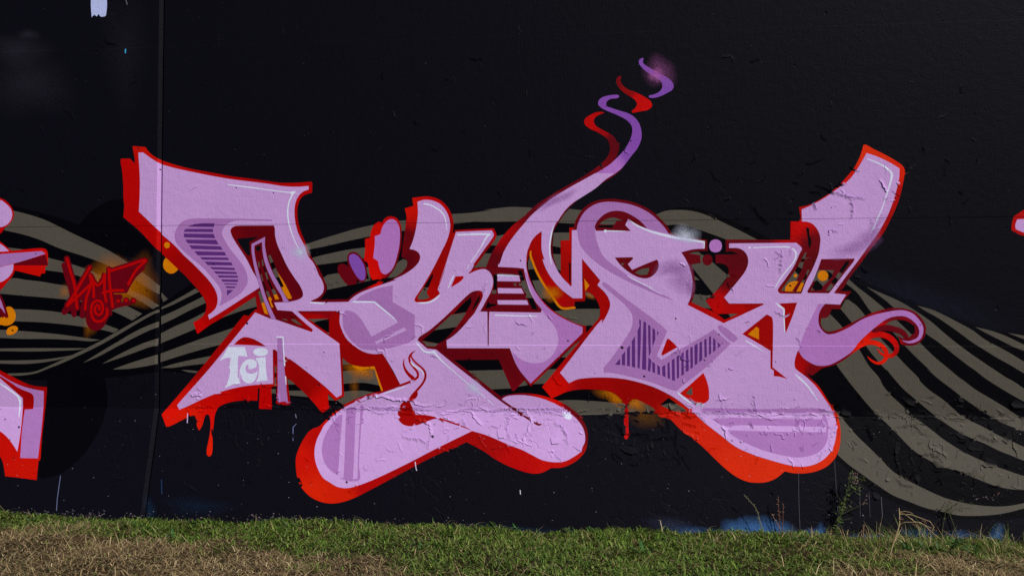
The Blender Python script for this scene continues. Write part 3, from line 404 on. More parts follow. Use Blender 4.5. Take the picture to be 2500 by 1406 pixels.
ART += [
# --- letter 2 details ---
('L2','shade_panel','M','@I 1175,335! 1250,270 1400,195 1550,140 1745,105! 1742,355! 2080,555! 2080,915! 2000,970 1850,1020 1650,1070 1450,1088 1280,1070 1180,1010 1080,910 1000,770 978,640 985,540 1025,485! 1110,495 1190,540 1260,620 1420,885! 1825,668! 1750,580 1465,350!'),
('L2','shade_panel','L','@I 1470,965! 1915,745! 1955,790! 1495,998!'),
('L2','highlight','W','@I ~1140,355,22 1460,357,22 @I ~1460,357,22 1600,470,22 1720,570,16 1800,650,8'),
('L2','counter','R','@K 1040,682! 1090,690 1120,740 1110,800 1060,900 980,1040 @L 870,160 760,290 660,380 565,440! 565,560! 400,580! 270,565! 125,440! 140,405! @K 300,1290 500,1120 700,930 900,740 960,700'),
('L2','background_gap','K','@K 662,1042! 820,880 942,780! 940,870 890,960 865,1012!'),
('L2','background_gap','G','@K 635,1055! 865,1015! 800,1120 715,1235! 380,1288!'),
('L2','background_gap','K','@L 380,288! 715,236! 600,370 500,460 430,490! 190,440!'),
('L2','background_gap','G','@L 190,450! 440,492! 390,535! 270,530!'),
('L2','background_gap','K','@K 1078,735! 1065,830 1010,920 945,1005! 985,900'),
('L2','counter','R','@K 700,468! 820,462! 825,485 780,540 640,630! 640,610!'),
('L2','highlight','W','@J ~1475,175,22 1560,190,22 1650,235,22 1740,300,22 1790,380,18 1810,480,14 1820,580,10'),
('L2','highlight','W','@J ~1990,647,24 2200,642,22 2450,635,22 @M ~0,945,22 280,950,26 @M ~280,952,34 240,990,26 150,1150,14 0,1375,12 @J ~2160,1100,10 2128,1165,10'),
('L2','highlight','W','@K ~672,455,16 630,545,18 590,642,10'),
('L2','highlight','W','@K ~130,872,14 210,872,24 300,860,24 400,810,22 465,745,10'),
('L2','highlight','W','@L ~90,458,6 160,540,22 240,615,26 370,625,30 @L ~370,612,40 450,710,24 600,850,14 900,1110,12 @H ~540,245,12 700,370,10 920,560,8'),
('L2','red_shade','D','@H ~1020,475,34 1200,600,32 1400,735,30 1600,850,32 1632,845,20'),
('L2','highlight','W','@H 2035,675 2090,705 2098,745 2070,770 2010,755 1970,720 1975,685'),
('L2','shade_panel','M','@F 980,822! 965,1010 940,1300 @G 928,500 912,745! 800,670 710,560 668,420 670,300 690,200 740,80 @F 840,940 930,830'),
('L2','shade_panel','M','@F 1060,720! 1190,705! 1175,950 1160,1406 @G 1150,600 1140,800! 1060,820 995,785! 1010,500 1020,150 @F 1030,900 1035,800'),
('L2','shade_panel','M','@F 1255,680 1275,665 1298,690 1265,1000 1240,1406 @G 1232,600 1248,795 1200,835! 1050,830 920,775! 1000,790 1130,805! 1210,790! 1215,500 @F 1225,1300 1250,800'),
('L2','red_shade','R','@F 2125,470! 2125,530 2085,580 1990,603! 2095,820! 2250,828 2400,858 @H 125,757 300,815 500,895 580,945! 470,900 250,825 125,780 @F 2400,885 2250,932 2130,978 2000,998 1900,970 1835,900 1820,820 1840,720 1890,640 1960,590 2040,530'),
('L2','flame_line','R','@F ~2088,-150,6 2030,-105,30 1995,-40,34 2005,20,32 2065,105,32 2125,185,34 2125,250,36 2055,300,36 1950,345,36 1850,382,34'),
('L2','flame_line','R','@F ~2020,-110,8 2040,-35,26 2105,40,28 2190,110,30 2240,185,34 2240,265,34 2195,355,34 2110,455,36 2030,540,30'),
('L2','flame_line','R','@F ~1925,-30,6 1908,40,24 1930,125,34 1980,200,46 2050,265,60'),
('L2','highlight','W','@F ~2020,20,10 2060,70,24 2130,115,20 2195,160,14 2222,215,10'),
('L2','highlight','W','@F ~1380,582,6 1600,505,14 1800,440,14 1965,385,6'),
# --- letter 3 details ---
('L3','shade_panel','N','@Q 270,985! 400,1150 470,1240 505,1340 520,1406 @R 270,330 240,440 180,540 90,620 0,655 @L 1850,785 1720,740 1620,670 1560,600! 1650,850 1845,1100! @R 640,205! 640,115! @Q 890,1240! 760,1185 600,1110 440,1010 300,880 170,700 80,520 30,400! 10,420! 80,620 180,850'),
('L3','counter','D','@K 1165,325! 1350,322! 1640,335! 1745,350! 1770,480 1830,680 1920,850 2015,970! 2005,1018! 1078,1003! 1180,840 1250,700 1290,570 1270,470 1220,390'),
('L3','background_gap','K','@K 1650,380! 1710,375! 1755,520! 1710,550!'),
('L3','background_gap','G','@K 1710,540! 1760,520! 1875,800! 1770,790! 1785,740! 1720,640!'),
('L3','background_gap','K','@K 1800,795! 1885,800! 1955,975! 1870,965!'),
('L3','background_gap','G','@K 1665,575! 1715,570! 1720,612! 1672,612!'),
('L3','background_gap','G','@K 1585,575! 1622,570! 1632,610! 1602,612!'),
('L3','background_gap','G','@K 1262,680! 1322,678! 1320,728! 1250,728!'),
('L3','background_gap','K','@K 1282,440! 1335,430! 1332,670! 1282,668!'),
('L3','background_gap','K','@K 1150,950! 1200,850! 1230,885! 1320,890! 1312,920! 1240,925! 1230,950!'),
('L3','box_bar','L','@K 1340,440! 1670,455! 1690,545! 1340,540!'),
('L3','box_bar','L','@K 1345,645! 1705,650! 1745,728! 1350,725!'),
('L3','box_bar','L','@K 1340,830! 1790,830! 1815,900! 1350,895!'),
('L3','highlight','W','@K ~1345,448,16 1500,455,18 1665,460,8'),
('L3','paint_drip','D','@K ~1202,1000,30 1200,1200,22 1200,1406,18 @L ~1200,400,18 1200,515,16'),
('L3','highlight','W','@K ~1308,1056,18 1600,1066,16 1942,1076,14'),
('L3','highlight','W','@M ~1258,825,8 1228,940,22 1205,1080,24 1200,1200,22 1212,1330,16 1228,1406,8'),
# --- letter 4 details ---
('L4','shade_panel','M','@P 182,510! 185,450 220,350 300,230 400,150 500,105 600,85 720,82 850,95 1000,125 1150,180 1300,265 1430,380 1520,480 1580,570! 1450,548 1255,490! 1150,380 1020,290 900,235 780,218 660,240 560,300 480,390 450,470! 455,560 470,640 505,750 @Q 1180,120 1290,240 1450,360 1600,470 1800,590 2000,690 2290,830! 2100,775 1800,645 1500,505 1230,350 1080,240 950,120 @P 235,750 195,620'),
('L4','counter','D','@P 450,470 480,390 560,300 660,240 780,218 900,235 1020,290 1150,380 1255,490! 1080,430! 960,345! 915,435! 1000,525! 470,522!'),
('L4','background_gap','G','@P 520,422! 580,370 700,325 780,330 880,375! 790,365! 742,430! 620,430!'),
('L4','background_gap','K','@P 505,440! 742,432! 715,478! 495,470!'),
('L4','counter','D','@P 755,930! 1030,925! 1035,950! 955,1030! 1020,1118! 1200,1040 1400,960! 1420,1000 1425,1070 1390,1150 1330,1210 1250,1245 1150,1240 1050,1200 940,1130 830,1030'),
('L4','background_gap','G','@P 1060,1165! 1150,1110 1280,1085! 1275,1140 1245,1190! 1150,1195'),
('L4','background_gap','G','@P 850,1020! 905,1015! 870,1055!'),
('L4','shade_panel','M','@Q 1185,590 1200,555 1240,565 1500,770 1800,990 2100,1220 2182,1300! @R 1770,550! 1840,615! 2500,240 @T 640,525! 900,745! 500,1120 140,1400 @R 2070,1085 1990,1070 1700,960 1400,880 1100,815 965,805! 960,730! 1040,640 1200,420 1330,230 1390,110 1405,0 @Q 1640,1040 1580,950 1400,780 1240,650'),
('L4','shade_panel','M','@T 700,490 735,460 1005,660 990,690 935,718'),
('L4','counter','R','@R 1930,290! 1960,300 2030,360 2085,420! 1860,547! 1838,530!'),
('L4','counter','R','@T 235,1406! 480,1185! 520,1270 560,1406 @U 635,310 632,360 600,395 560,415! 460,400 380,350 290,290!'),
('L4','background_gap','G','@U 360,290! 432,212! 440,305! 400,308!'),
('L4','counter','R','@T 1075,595! 1450,295! 1525,335! 1540,380 1535,1100! 1765,1280! 1650,1245 1555,1235! 1555,1150! 1505,1120! 1505,850! 1300,725'),
('L4','yellow_edge','Y','@T 1160,600! 1290,485! 1330,510! 1330,680!'),
('L4','counter','R','@T 1640,130! 1912,117! 1840,330 1740,578! 1725,500 1715,220!'),
('L4','highlight','W','@T ~1590,120,14 1640,170,26 1708,215,28 1710,300,20 1715,420,18 1722,560,12'),
('L4','highlight','W','@P 960,345! 1100,430 1250,500 1450,555 1700,612 2130,680! 2125,792! 2110,792! 2110,708! 1700,650 1450,592 1230,520 1080,450!'),
('L4','highlight','W','@P 612,503 632,512 637,527 630,545 612,551 594,545 587,527 594,510'),
('L4','highlight','W','@P ~640,524,16 760,528,18 920,528,8'),
('L4','highlight','W','@P ~950,1210,6 1050,1265,14 1200,1340,12 1330,1395,8 @Q ~1900,640,8 2100,742,6'),
('L4','highlight','W','@T ~1130,700,16 1260,775,16 1390,862,8'),
('L4','highlight','W','@U ~1650,60,6 1700,105,18 1780,180,18 1850,270,14 1925,380,6'),
('L4','highlight','W','@U ~270,285,18 330,340,18 420,400,18 575,432,8'),
('L4','shade_panel','M','@U 540,487 560,471 900,470 1300,475 1700,465 1950,470 1992,490! 1980,522! 1500,520 1000,512 560,506'),
('L4','shade_panel','M','@U 690,598 720,578 1100,580 1600,590 1965,595! 2020,685! 1500,675 1000,665 800,675 740,640'),
('L4','shade_panel','M','@U 880,725! 1400,740 2020,748! 2046,700! 2030,850 1970,950 1880,1010 1750,1040 1650,1045 1500,1020 1300,970 1100,890 950,810 890,770'),
('L4','shade_panel','M','@U 1985,530! 2000,535 2030,600 2048,700! 2020,746! 2018,650 1968,598!'),
# --- letter 5 details ---
('L5','counter','D','@W 780,705! 1290,695! 1285,720 1100,960 900,1225! 580,1220! 565,1195! 650,1040 740,820'),
('L5','background_gap','G','@W 730,870! 975,875! 940,950! 885,1040! 800,1120! 690,1040! 650,1040!'),
('L5','background_gap','K','@W 690,1035! 720,1030! 800,1120 790,1170! 690,1185! 640,1130!'),
('L5','background_gap','K','@W 855,875! 940,920! 960,970! 890,1020! 880,950!'),
('L5','background_gap','G','@W 620,1180! 640,1140! 670,1180!'),
('L5','background_gap','K','@W 1160,735! 1215,740! 1100,920! 1055,885!'),
('L5','background_gap','G','@W 1040,910! 1098,925! 1040,1020! 1000,975!'),
('L5','background_gap','K','@W 1000,980! 1038,1022! 985,1095! 925,1045!'),
('L5','background_gap','G','@W 920,1080! 970,1105! 915,1185! 850,1185!'),
('L5','paint_dot','Y','@W 805,876 862,900 887,958 862,1016 805,1040 748,1016 723,958 748,900'),
('L5','counter','R','@W 310,132! 485,131! 560,137 650,172 718,250 763,370 758,500 738,620 698,730 638,870 558,1020 478,1225! 160,1228! 115,1185 140,1130 230,1010 370,800 450,620 490,540 480,490! 540,560! 560,500 500,430 430,370 320,345!'),
('L5','background_gap','K','@W 545,222! 595,235! 600,330 630,440 605,545! 585,500 575,380'),
('L5','background_gap','G','@W 530,610! 557,605! 525,698! 488,698!'),
('L5','background_gap','K','@W 488,700! 525,698! 515,745! 472,745!'),
('L5','background_gap','G','@W 458,750! 515,750! 485,850! 425,812!'),
('L5','background_gap','K','@W 420,820! 485,852! 440,945! 378,880!'),
('L5','background_gap','G','@W 375,885! 440,945! 350,1130! 240,1190! 160,1185! 220,1105!'),
('L5','background_gap','G','@W 555,872! 602,870! 562,960! 545,960!'),
('L5','background_gap','K','@W 548,905! 562,960! 530,1022! 495,1020!'),
('L5','background_gap','G','@W 490,1022! 530,1022! 515,1075! 478,1050!'),
('L5','paint_dot','Y','@W 225,1195! 235,1130 280,1075 340,1045 400,1040 470,1052 515,1075! 462,1200!'),
('L5','paint_dot','Y','@W 385,928 405,936 413,956 405,976 385,984 365,976 357,956 365,936'),
('L5','red_shade','D','@W 545,870! 575,870! 400,1200! 335,1192!'),
('L5','highlight','W','@V ~1360,305,14 1480,350,20 1600,410,22 1690,475,26 1730,530,34 1715,640,30 1680,760,22 1640,880,16 1600,1010,14 1520,1200,16 1430,1400,16 @W ~1640,60,16 1600,180,14 1525,310,8'),
('L5','highlight','W','@S 1188,260 1200,266 1206,278 1200,292 1188,296 1174,292 1170,278 1176,266'),
('L5','highlight','W','@S ~1240,280,14 1450,273,16 1650,268,20 1780,272,22 1860,308,22 1895,370,26 1888,440,24 1850,510,20 1760,620,18 1680,720,16 1610,830,14 1575,895,10'),
('L1','paint_dot','Y','@C 175,316 205,330 219,366 205,404 175,417 145,404 130,366 145,330'),
]
HR = [((1135,688),(1210,590),(1215,690)),((1238,545),(1290,480),(1288,700),(1240,690)),((1318,440),(1362,385),(1362,712),(1318,705)),
 ((1390,325),(1440,255),(1442,732),(1390,720)),((1478,170),(1508,100),(1500,0),(1530,10),(1528,300),(1510,748),(1478,735)),
 ((1570,25),(1608,45),(1612,300),(1610,770),(1545,755),(1560,250)),((1640,78),(1675,95),(1680,500),(1650,560),(1640,300)),
 ((1705,125),(1745,155),(1750,300),(1705,420)),((1775,185),(1805,190),(1778,250)),((1645,575),(1690,620),(1672,790),(1635,780)),
 ((1700,640),(1745,670),(1745,812),(1705,800)),((1778,685),(1820,720),(1822,845),(1780,830)),((1852,715),(1900,690),(1905,878),(1855,855)),
 ((1935,660),(1965,645),(1975,905),(1935,890)),((2000,615),(2042,590),(2048,935),(2003,925)),((2072,560),(2110,540),(2112,880),(2078,905)),
 ((2145,520),(2180,490),(2185,835),(2145,858)),((2215,475),(2250,450),(2260,775),(2212,800)),((2282,430),(2318,410),(2322,730),(2285,752)),
 ((2345,390),(2395,365),(2392,670),(2350,695)),((2425,350),(2460,330),(2465,610),(2418,650))]
for q in HR: ART.append(('L4','hatch_bar','H','@R '+' '.join('%d,%d!'%p for p in q)))
for q in [((495,680),(530,662),(535,940),(500,955)),((568,640),(598,625),(600,890),(565,915)),((632,648),(668,685),(668,840),(628,868)),((700,715),(750,770),(700,812))]:
    ART.append(('L4','hatch_bar','H','@T '+' '.join('%d,%d!'%p for p in q)))
TAG = ["235,220 290,420 370,700 410,1070","630,370 520,560 380,800 240,1020","240,1030 400,890 600,700 660,640",
 "550,1090 570,900 650,650 630,490 700,620 760,680 850,600 885,480 880,780 910,960","690,640 700,880",
 "955,400 970,640 1020,1050","960,440 1250,350 1590,250 1440,400 1330,580 1290,660","850,810 1000,770 1200,765",
 "790,1090 795,1040 760,1010 720,1060 725,1150 780,1190 840,1140 850,1020 800,950 720,950 660,1040 660,1180 710,1280 800,1300 890,1240 930,1150 920,1080"]
def _off(s, dx, dy, w):
    return ' '.join('%g,%g,%g' % (float(q.split(',')[0])+dx, float(q.split(',')[1])+dy, w) for q in s.split())
ART.append(('TG','tag_backing','D','@k '+' @k '.join('~'+_off(s,0,0,100) for s in TAG)+' @k '+' @k '.join('~'+_off(s,-50,110,92) for s in TAG)))
ART.append(('TG','tag_backing','D','@k ~1115,945,120 1117,950,120 @k ~1250,935,105 1252,940,105 @k ~1380,940,105 1382,945,105 @k ~1050,1040,80 1200,1000,80 1310,980,80'))
for s in TAG: ART.append(('TG','tag_stroke','T','@k ~'+_off(s,0,0,44)))
for x,y in ((1115,945),(1250,935),(1380,940)): ART.append(('TG','tag_stroke','T','@k ~%d,%d,56 %d,%d,56'%(x,y,x+3,y+2)))

SOFT = [('L1','*W','733,616,26,20,0,.85'),('L1','*W','733,616,10,8,0,1'),('L2','*W','1156,946,24,18,20,.7'),('L2','*W','1156,946,9,8,0,1'),
 ('L4','*W','1671,582,34,14,15,.8'),('L3','*Y','1347,716,26,20,0,.95'),('L4','*M','1640,655,46,22,-5,.75'),('L4','*M','1664,684,34,40,0,.6'),
 ('L4','*M','1684,700,12,30,0,.6'),('L5','*M','2110,588,48,22,-22,.6'),('L5','*M','2075,612,60,20,-10,.5'),('L5','*M','2135,560,16,44,30,.5'),
 ('L3','*M','1350,492,44,12,-30,.7'),('L3','*M','1385,478,30,10,-30,.55'),('wall','*P2','1610,176,42,38,25,.3'),('wall','*P2','1601,184,20,18,0,.7'),
 ('L3','*W','1240,673,30,5,3,.5'),('L4','*K','1760,600,6,6,0,0'),
 ('wall','*B2','1710,1300,110,16,4,.5'),('wall','*B2','1800,1296,40,34,4,.9'),('wall','*B2','1850,1296,50,42,4,1'),('wall','*B2','1900,1302,46,36,8,1'),('wall','*B2','1830,1306,90,24,0,.9'),('wall','*B2','1985,1312,50,22,2,1'),('wall','*B2','2000,1300,16,26,30,.6'),
 ('wall','*B2','2140,1314,70,14,2,.7'),('wall','*B2','2240,1308,50,22,0,.45'),('wall','*B2','2432,1308,20,32,20,.8'),('wall','*B2','2345,1310,46,18,0,.5'),('wall','*B3','366,1245,16,40,-8,.6'),('wall','*B3','480,1235,90,26,4,.3'),
 ('wall','*B3','1220,1292,200,14,2,.5'),('wall','*B4','1630,1278,60,20,2,.45'),('wall','*B4','2180,705,170,40,22,.10'),('wall','*B4','2330,750,160,40,20,.10'),('wall','*G2','70,200,110,90,10,.22'),('wall','*G2','40,120,90,40,0,.22'),('wall','*G2','70,85,30,14,0,.3'),('wall','*G2','305,120,60,150,0,.12')]
SOLID = [('wall','torn_paint','W2','@t 888,-60! 888,60 895,175! 905,160 925,148! 945,165 960,140! 985,168! 1030,160 1040,120! 1045,60 1040,-60!'),
 ('wall','paint_smear','C2','@t 1222,482! 1234,482! 1230,525! 1220,522!')]
# red pigment field: photo pixel -> colour
REDS = [(310,440,175,0,0),(360,560,170,0,0),(380,355,185,12,0),(560,430,160,0,0),(740,460,165,0,0),(440,700,145,0,0),(500,770,165,0,0),(485,800,190,0,0),(700,440,165,0,0),
 (730,560,150,0,0),(770,690,110,0,14),(790,740,95,0,16),(640,570,90,0,10),(680,640,86,0,10),(740,700,88,0,14),(640,700,92,0,14),(600,725,150,0,5),(700,770,92,0,12),(690,790,95,0,12),
 (600,765,160,0,0),(500,880,150,0,0),(560,835,150,0,0),(420,1000,200,12,0),(520,1000,190,5,0),(460,1030,215,25,0),(515,1100,222,28,0),(620,960,175,0,0),(640,990,185,0,0),(740,940,140,0,0),(790,990,190,5,0),(700,1000,150,0,6),
 (760,770,160,0,0),(830,780,150,0,0),(860,870,138,0,0),(950,920,138,0,0),(880,700,100,0,16),(900,970,150,0,4),(780,1080,185,5,0),(740,1120,205,15,0),(760,1200,218,32,0),(830,1215,212,28,0),(900,1180,180,0,0),(1000,1130,165,0,0),
 (1180,1090,165,0,0),(1260,1130,185,0,0),(1340,1145,195,5,0),(1400,1120,190,5,0),(1430,1050,110,0,14),(1400,990,105,0,14),(1250,960,110,0,16),(1000,880,150,0,0),(1000,1030,165,0,0),(1080,1030,165,0,0),
 (920,560,190,5,0),(905,640,195,5,0),(910,680,205,8,0),(960,530,175,0,0),(1000,515,190,10,0),(1000,580,95,0,10),(1000,640,86,0,12),(960,680,95,0,16),(870,730,105,0,18),(1080,490,175,0,0),(1105,560,150,0,0),(1070,660,145,0,0),(1050,720,160,0,0),
 (1150,560,150,0,10),(1200,560,165,0,4),(1140,640,140,0,4),(1195,700,150,0,4),(1130,690,165,0,0),(1150,720,95,0,14),(1080,800,98,0,14),(1030,840,100,0,14),(1210,640,90,0,12),(1300,500,95,0,16),(1400,430,95,0,18),(1500,350,88,0,14),(1490,335,95,0,12),(1480,322,150,0,6),(1450,300,175,0,0),
 (1510,200,110,0,6),(1530,225,130,0,4),(1560,250,185,0,0),(1580,260,190,0,0),(1200,880,88,0,10),(1250,920,92,0,10),(1100,870,90,0,12),(1350,880,115,0,14),(1420,830,130,0,8),(1290,760,150,0,5),(1290,640,140,0,0),(1320,600,155,0,0),(1350,700,165,0,0),(1380,640,150,0,0),(1400,590,170,5,0),(1430,690,145,0,0),
 (1480,740,155,0,0),(1440,830,150,0,0),(1360,940,195,5,0),(1350,965,205,8,0),(1450,940,150,0,0),(1540,960,140,0,0),(1526,1020,185,0,0),(1530,1060,205,8,8),(1600,960,140,0,0),(1650,1010,200,22,0),(1700,1080,215,32,0),(1800,1150,222,40,0),(1900,1150,222,42,0),(2030,1100,222,42,0),(2045,1020,215,35,0),(2000,950,190,8,0),(1950,900,165,0,0),
 (1980,905,100,0,10),(1700,960,185,10,0),(1580,850,150,0,0),(1640,850,160,0,0),(1680,760,165,0,0),(1700,700,110,0,14),(1740,610,95,0,16),(1850,590,95,0,16),(1800,640,86,0,12),(1790,700,90,0,10),(1760,745,180,0,0),(1800,755,165,0,0),(1770,780,170,0,0),(1860,750,140,0,0),(1870,800,150,0,0),(1900,780,150,0,0),(1920,760,150,0,0),(1880,870,145,0,0),(1900,910,155,0,0),
 (1935,560,175,0,0),(1960,545,185,0,0),(1980,590,98,0,12),(1980,640,88,0,10),(1950,700,90,0,12),(1955,530,165,0,0),(1950,510,165,5,0),(2000,490,180,5,0),(2060,440,190,12,0),(2110,360,210,40,0),(2150,375,205,38,0),(2205,410,205,30,0),(2195,480,165,0,0),(2160,560,150,0,0),(2130,610,120,0,10),(2080,690,95,0,14),(2060,720,110,0,12),(2020,760,100,0,12),(2010,810,95,0,16),(2100,790,95,0,16),(2180,760,95,0,18),(2250,800,100,0,18),(2220,840,100,0,16),(2060,890,105,0,16),
 (2110,835,215,22,0),(2140,840,220,26,0),(2160,870,220,24,0),(2120,885,218,20,0),(2140,820,185,0,0),(2180,830,190,0,0),(2190,860,160,0,0),(2160,868,200,8,0),
 (20,500,170,0,0),(30,560,185,0,0),(60,680,190,5,0),(105,660,190,8,0),(20,700,180,0,0),(30,1100,200,10,0),(60,1140,205,15,0),(60,920,165,0,0),(110,1000,160,0,0),(70,950,140,0,0),(2475,560,165,0,0)]
def crom(P, closed, step):
    """centripetal Catmull-Rom through P (2D or 3D rows)"""
    P = np.asarray(P, float); n = len(P)
    if n < 3 and not closed: return [tuple(p) for p in P]
    out = []
    m = n if closed else n-1
    for i in range(m):
        p1, p2 = P[i], P[(i+1) % n]
        p0 = P[(i-1) % n] if (closed or i > 0) else 2*p1-p2
        p3 = P[(i+2) % n] if (closed or i+2 < n) else 2*p2-p1
        d = lambda a, b: max(np.hypot(*(b-a)[:2])**.5, 1e-4)
        t1 = d(p0, p1); t2 = t1+d(p1, p2); t3 = t2+d(p2, p3)
        k = max(1, min(14, int(np.hypot(*(p2-p1)[:2])/step)))
        for j in range(k):
            t = t1+(t2-t1)*j/k
            A1 = (t1-t)/t1*p0+t/t1*p1; A2 = (t2-t)/(t2-t1)*p1+(t-t1)/(t2-t1)*p2; A3 = (t3-t)/(t3-t2)*p2+(t-t2)/(t3-t2)*p3
            B1 = (t2-t)/t2*A1+t/t2*A2; B2 = (t3-t)/(t3-t1)*A2+(t-t1)/(t3-t1)*A3
            out.append(tuple((t2-t)/(t2-t1)*B1+(t-t1)/(t2-t1)*B2))
    if not closed: out.append(tuple(P[-1]))
    return out

def stroke_outline(S):
    S = np.array(crom(S, False, 5.0)); p, w = S[:, :2], np.maximum(S[:, 2], .8)/2
    t = np.gradient(p, axis=0); t /= np.maximum(np.hypot(t[:, 0], t[:, 1]), 1e-6)[:, None]
    nrm = np.stack([-t[:, 1], t[:, 0]], 1)
    L, R = p+nrm*w[:, None], p-nrm*w[:, None]
    def cap(c, a, r):
        return [(c[0]+r*math.cos(a+u), c[1]+r*math.sin(a+u)) for u in (-1.0, -.5, 0, .5, 1.0)]
    a1 = math.atan2(t[-1][1], t[-1][0]); a0 = math.atan2(-t[0][1], -t[0][0])
    return [tuple(q) for q in R] + cap(p[-1], a1, w[-1]) + [tuple(q) for q in L[::-1]] + cap(p[0], a0, w[0])

def parse(path, step=6.0):
    """sketch path -> list of closed outlines in photo pixels"""
    tile = None; cur = []; stroke = False; res = []
    def flush():
        if not cur: return
        if stroke:
            if len(cur) > 1: res.append(stroke_outline([c[:3] for c in cur]))
            return
        pts = [(c[0], c[1]) for c in cur]; cor = [c[3] for c in cur]; n = len(pts)
        ks = [i for i in range(n) if cor[i]]
        if not ks: res.append(crom(pts, True, step)); return
        out = []
        for a, i in enumerate(ks):
            j = ks[(a+1) % len(ks)]
            seg = [pts[i]]; q = (i+1) % n
            while q != j: seg.append(pts[q]); q = (q+1) % n
            seg.append(pts[j])
            out += crom(seg, False, step)[:-1] if len(seg) > 2 else [seg[0]]
        res.append(out)
    for tok in path.split():
        if tok[0] == '@':
            tile = TILES[tok[1]]; continue
        if tok[0] == '~':
            flush(); cur = []; stroke = True; tok = tok[1:]
        c = tok.endswith('!'); v = [float(x) for x in tok.rstrip('!').split(',')]
        x, y = tile[0]+v[0]*tile[2], tile[1]+v[1]*tile[2]
        cur.append((x, y, v[2]*tile[2] if len(v) > 2 else 0, c))
    flush()
    return res
# ---------------- colours ----------------
def lin(c):
    return tuple((v/255/12.92 if v/255 <= .04045 else ((v/255+.055)/1.055)**2.4) for v in c)
LIT = np.array([.88, .86, .79])                                              # light that falls on the wall: photo value -> paint
def paint(c, k=1.0): return tuple(min(.9, v*k/l) for v, l in zip(lin(c), LIT))
PAL = {'K':(2,2,6),'G':(76,71,62),'L':(182,142,193),'M':(155,106,164),'N':(163,108,172),'P':(165,108,174),'V':(118,68,155),'H':(84,40,108),
       'W':(200,203,222),'Y':(196,112,0),'D':(94,0,14),'T':(165,0,0),'B':(9,8,16),'W2':(168,176,214),'C2':(60,160,200),
       'O':(120,72,4),'B2':(60,100,150),'B3':(20,42,66),'B4':(50,54,78),'G2':(62,58,68)}
RP = np.array([r[:2] for r in REDS], float); RC = np.array([lin(r[2:]) for r in REDS])/np.where(RP[:, 1] > 1000, 1.3, 1.0)[:, None]   # the sloping foot catches more sun
SMOKE = [((1480,250),(122,68,155)),((1540,300),(122,68,155)),((1555,340),(122,68,155)),((1540,380),(126,72,158)),((1500,410),(165,105,180)),((1450,445),(160,98,168)),((1400,470),(165,102,172)),((1340,500),(176,138,187)),((1300,530),(176,138,187))]
SP = np.array([s[0] for s in SMOKE], float); SC = np.array([lin(s[1]) for s in SMOKE])
def idw(P, C, x, y, pw):
    d = ((P-np.array([x, y]))**2).sum(1)+9.0; w = 1/d**pw; w /= w.sum(); return w@C
def colour(code, x, y):
    if code == 'R': return tuple(idw(RP, RC, x, y, 2.0)/LIT*.94)
    if code == 'S': return tuple(idw(SP, SC, x, y, 2.2)/LIT)
    if code == 'P2': return paint((190, 105, 175))
    return paint(PAL[code])

# ---------------- the wall ----------------
wall = empty('concrete_wall', (0, 0, 0))
tag(wall, 'long black concrete wall with lavender and red graffiti lettering over striped waves', 'wall', kind='thing')

def bm_finish(bm, off):
    """(x, 0, z) flat sheet -> folded onto the relief of the wall"""
    if not bm.verts: return
    xs = [v.co.x for v in bm.verts]; zs = [v.co.z for v in bm.verts]
    for c, ax in [(x, 0) for x in XBREAK]+[(z, 2) for z in ZBREAK]:
        lo, hi = (min(xs), max(xs)) if ax == 0 else (min(zs), max(zs))
        if lo < c < hi:
            no = (1, 0, 0) if ax == 0 else (0, 0, 1); co = (c, 0, 0) if ax == 0 else (0, 0, c)
            bmesh.ops.bisect_plane(bm, geom=bm.verts[:]+bm.edges[:]+bm.faces[:], dist=1e-6, plane_co=co, plane_no=no)
    for v in bm.verts: v.co.y = surf(v.co.x, v.co.z)-off
def triangulate(polys, grid):
    """outlines in photo pixels -> (points, triangles); grid > 0 adds inner points"""
    pts, edges = [], []
    for P in polys:
        n0 = len(pts); q = []
        for p in P:
            if not q or abs(p[0]-q[-1][0])+abs(p[1]-q[-1][1]) > .35: q.append(p)
        if abs(q[0][0]-q[-1][0])+abs(q[0][1]-q[-1][1]) < .35: q.pop()
        pts += q; edges += [(n0+i, n0+(i+1) % len(q)) for i in range(len(q))]
    if grid:
        A = np.array(pts); lo, hi = A.min(0), A.max(0)
        for gx in np.arange(lo[0]+grid*.37, hi[0], grid):
            for gy in np.arange(lo[1]+grid*.43, hi[1], grid): pts.append((gx+rng.uniform(-3, 3), gy+rng.uniform(-3, 3)))
    r = delaunay_2d_cdt([Vector(p) for p in pts], edges, [], 1, 1e-4)
    return [tuple(v) for v in r[0]], [tuple(f) for f in r[2]]
def sheet(name, P, F, cols, off, mat, parent, alpha=None):
    bm = bmesh.new(); cl = bm.verts.layers.float_color.new('Col')
    vs = []
    for i, p in enumerate(P):
        x, z = px_wall(*p); v = bm.verts.new((x, 0, z)); c = cols[i]; v[cl] = (c[0], c[1], c[2], 1.0 if alpha is None else alpha[i]); vs.append(v)
    for f in F:
        try: bm.faces.new([vs[i] for i in f])
        except ValueError: pass
    loose = [v for v in bm.verts if not v.link_faces]
    bmesh.ops.delete(bm, geom=loose, context='VERTS')
    bm_finish(bm, off)
    bm.normal_update()
    for f in bm.faces:
        if f.normal.y > 0: f.normal_flip()
    me = bpy.data.meshes.new(name); bm.to_mesh(me); bm.free(); me.materials.append(mat)
    return link(bpy.data.objects.new(name, me), parent)

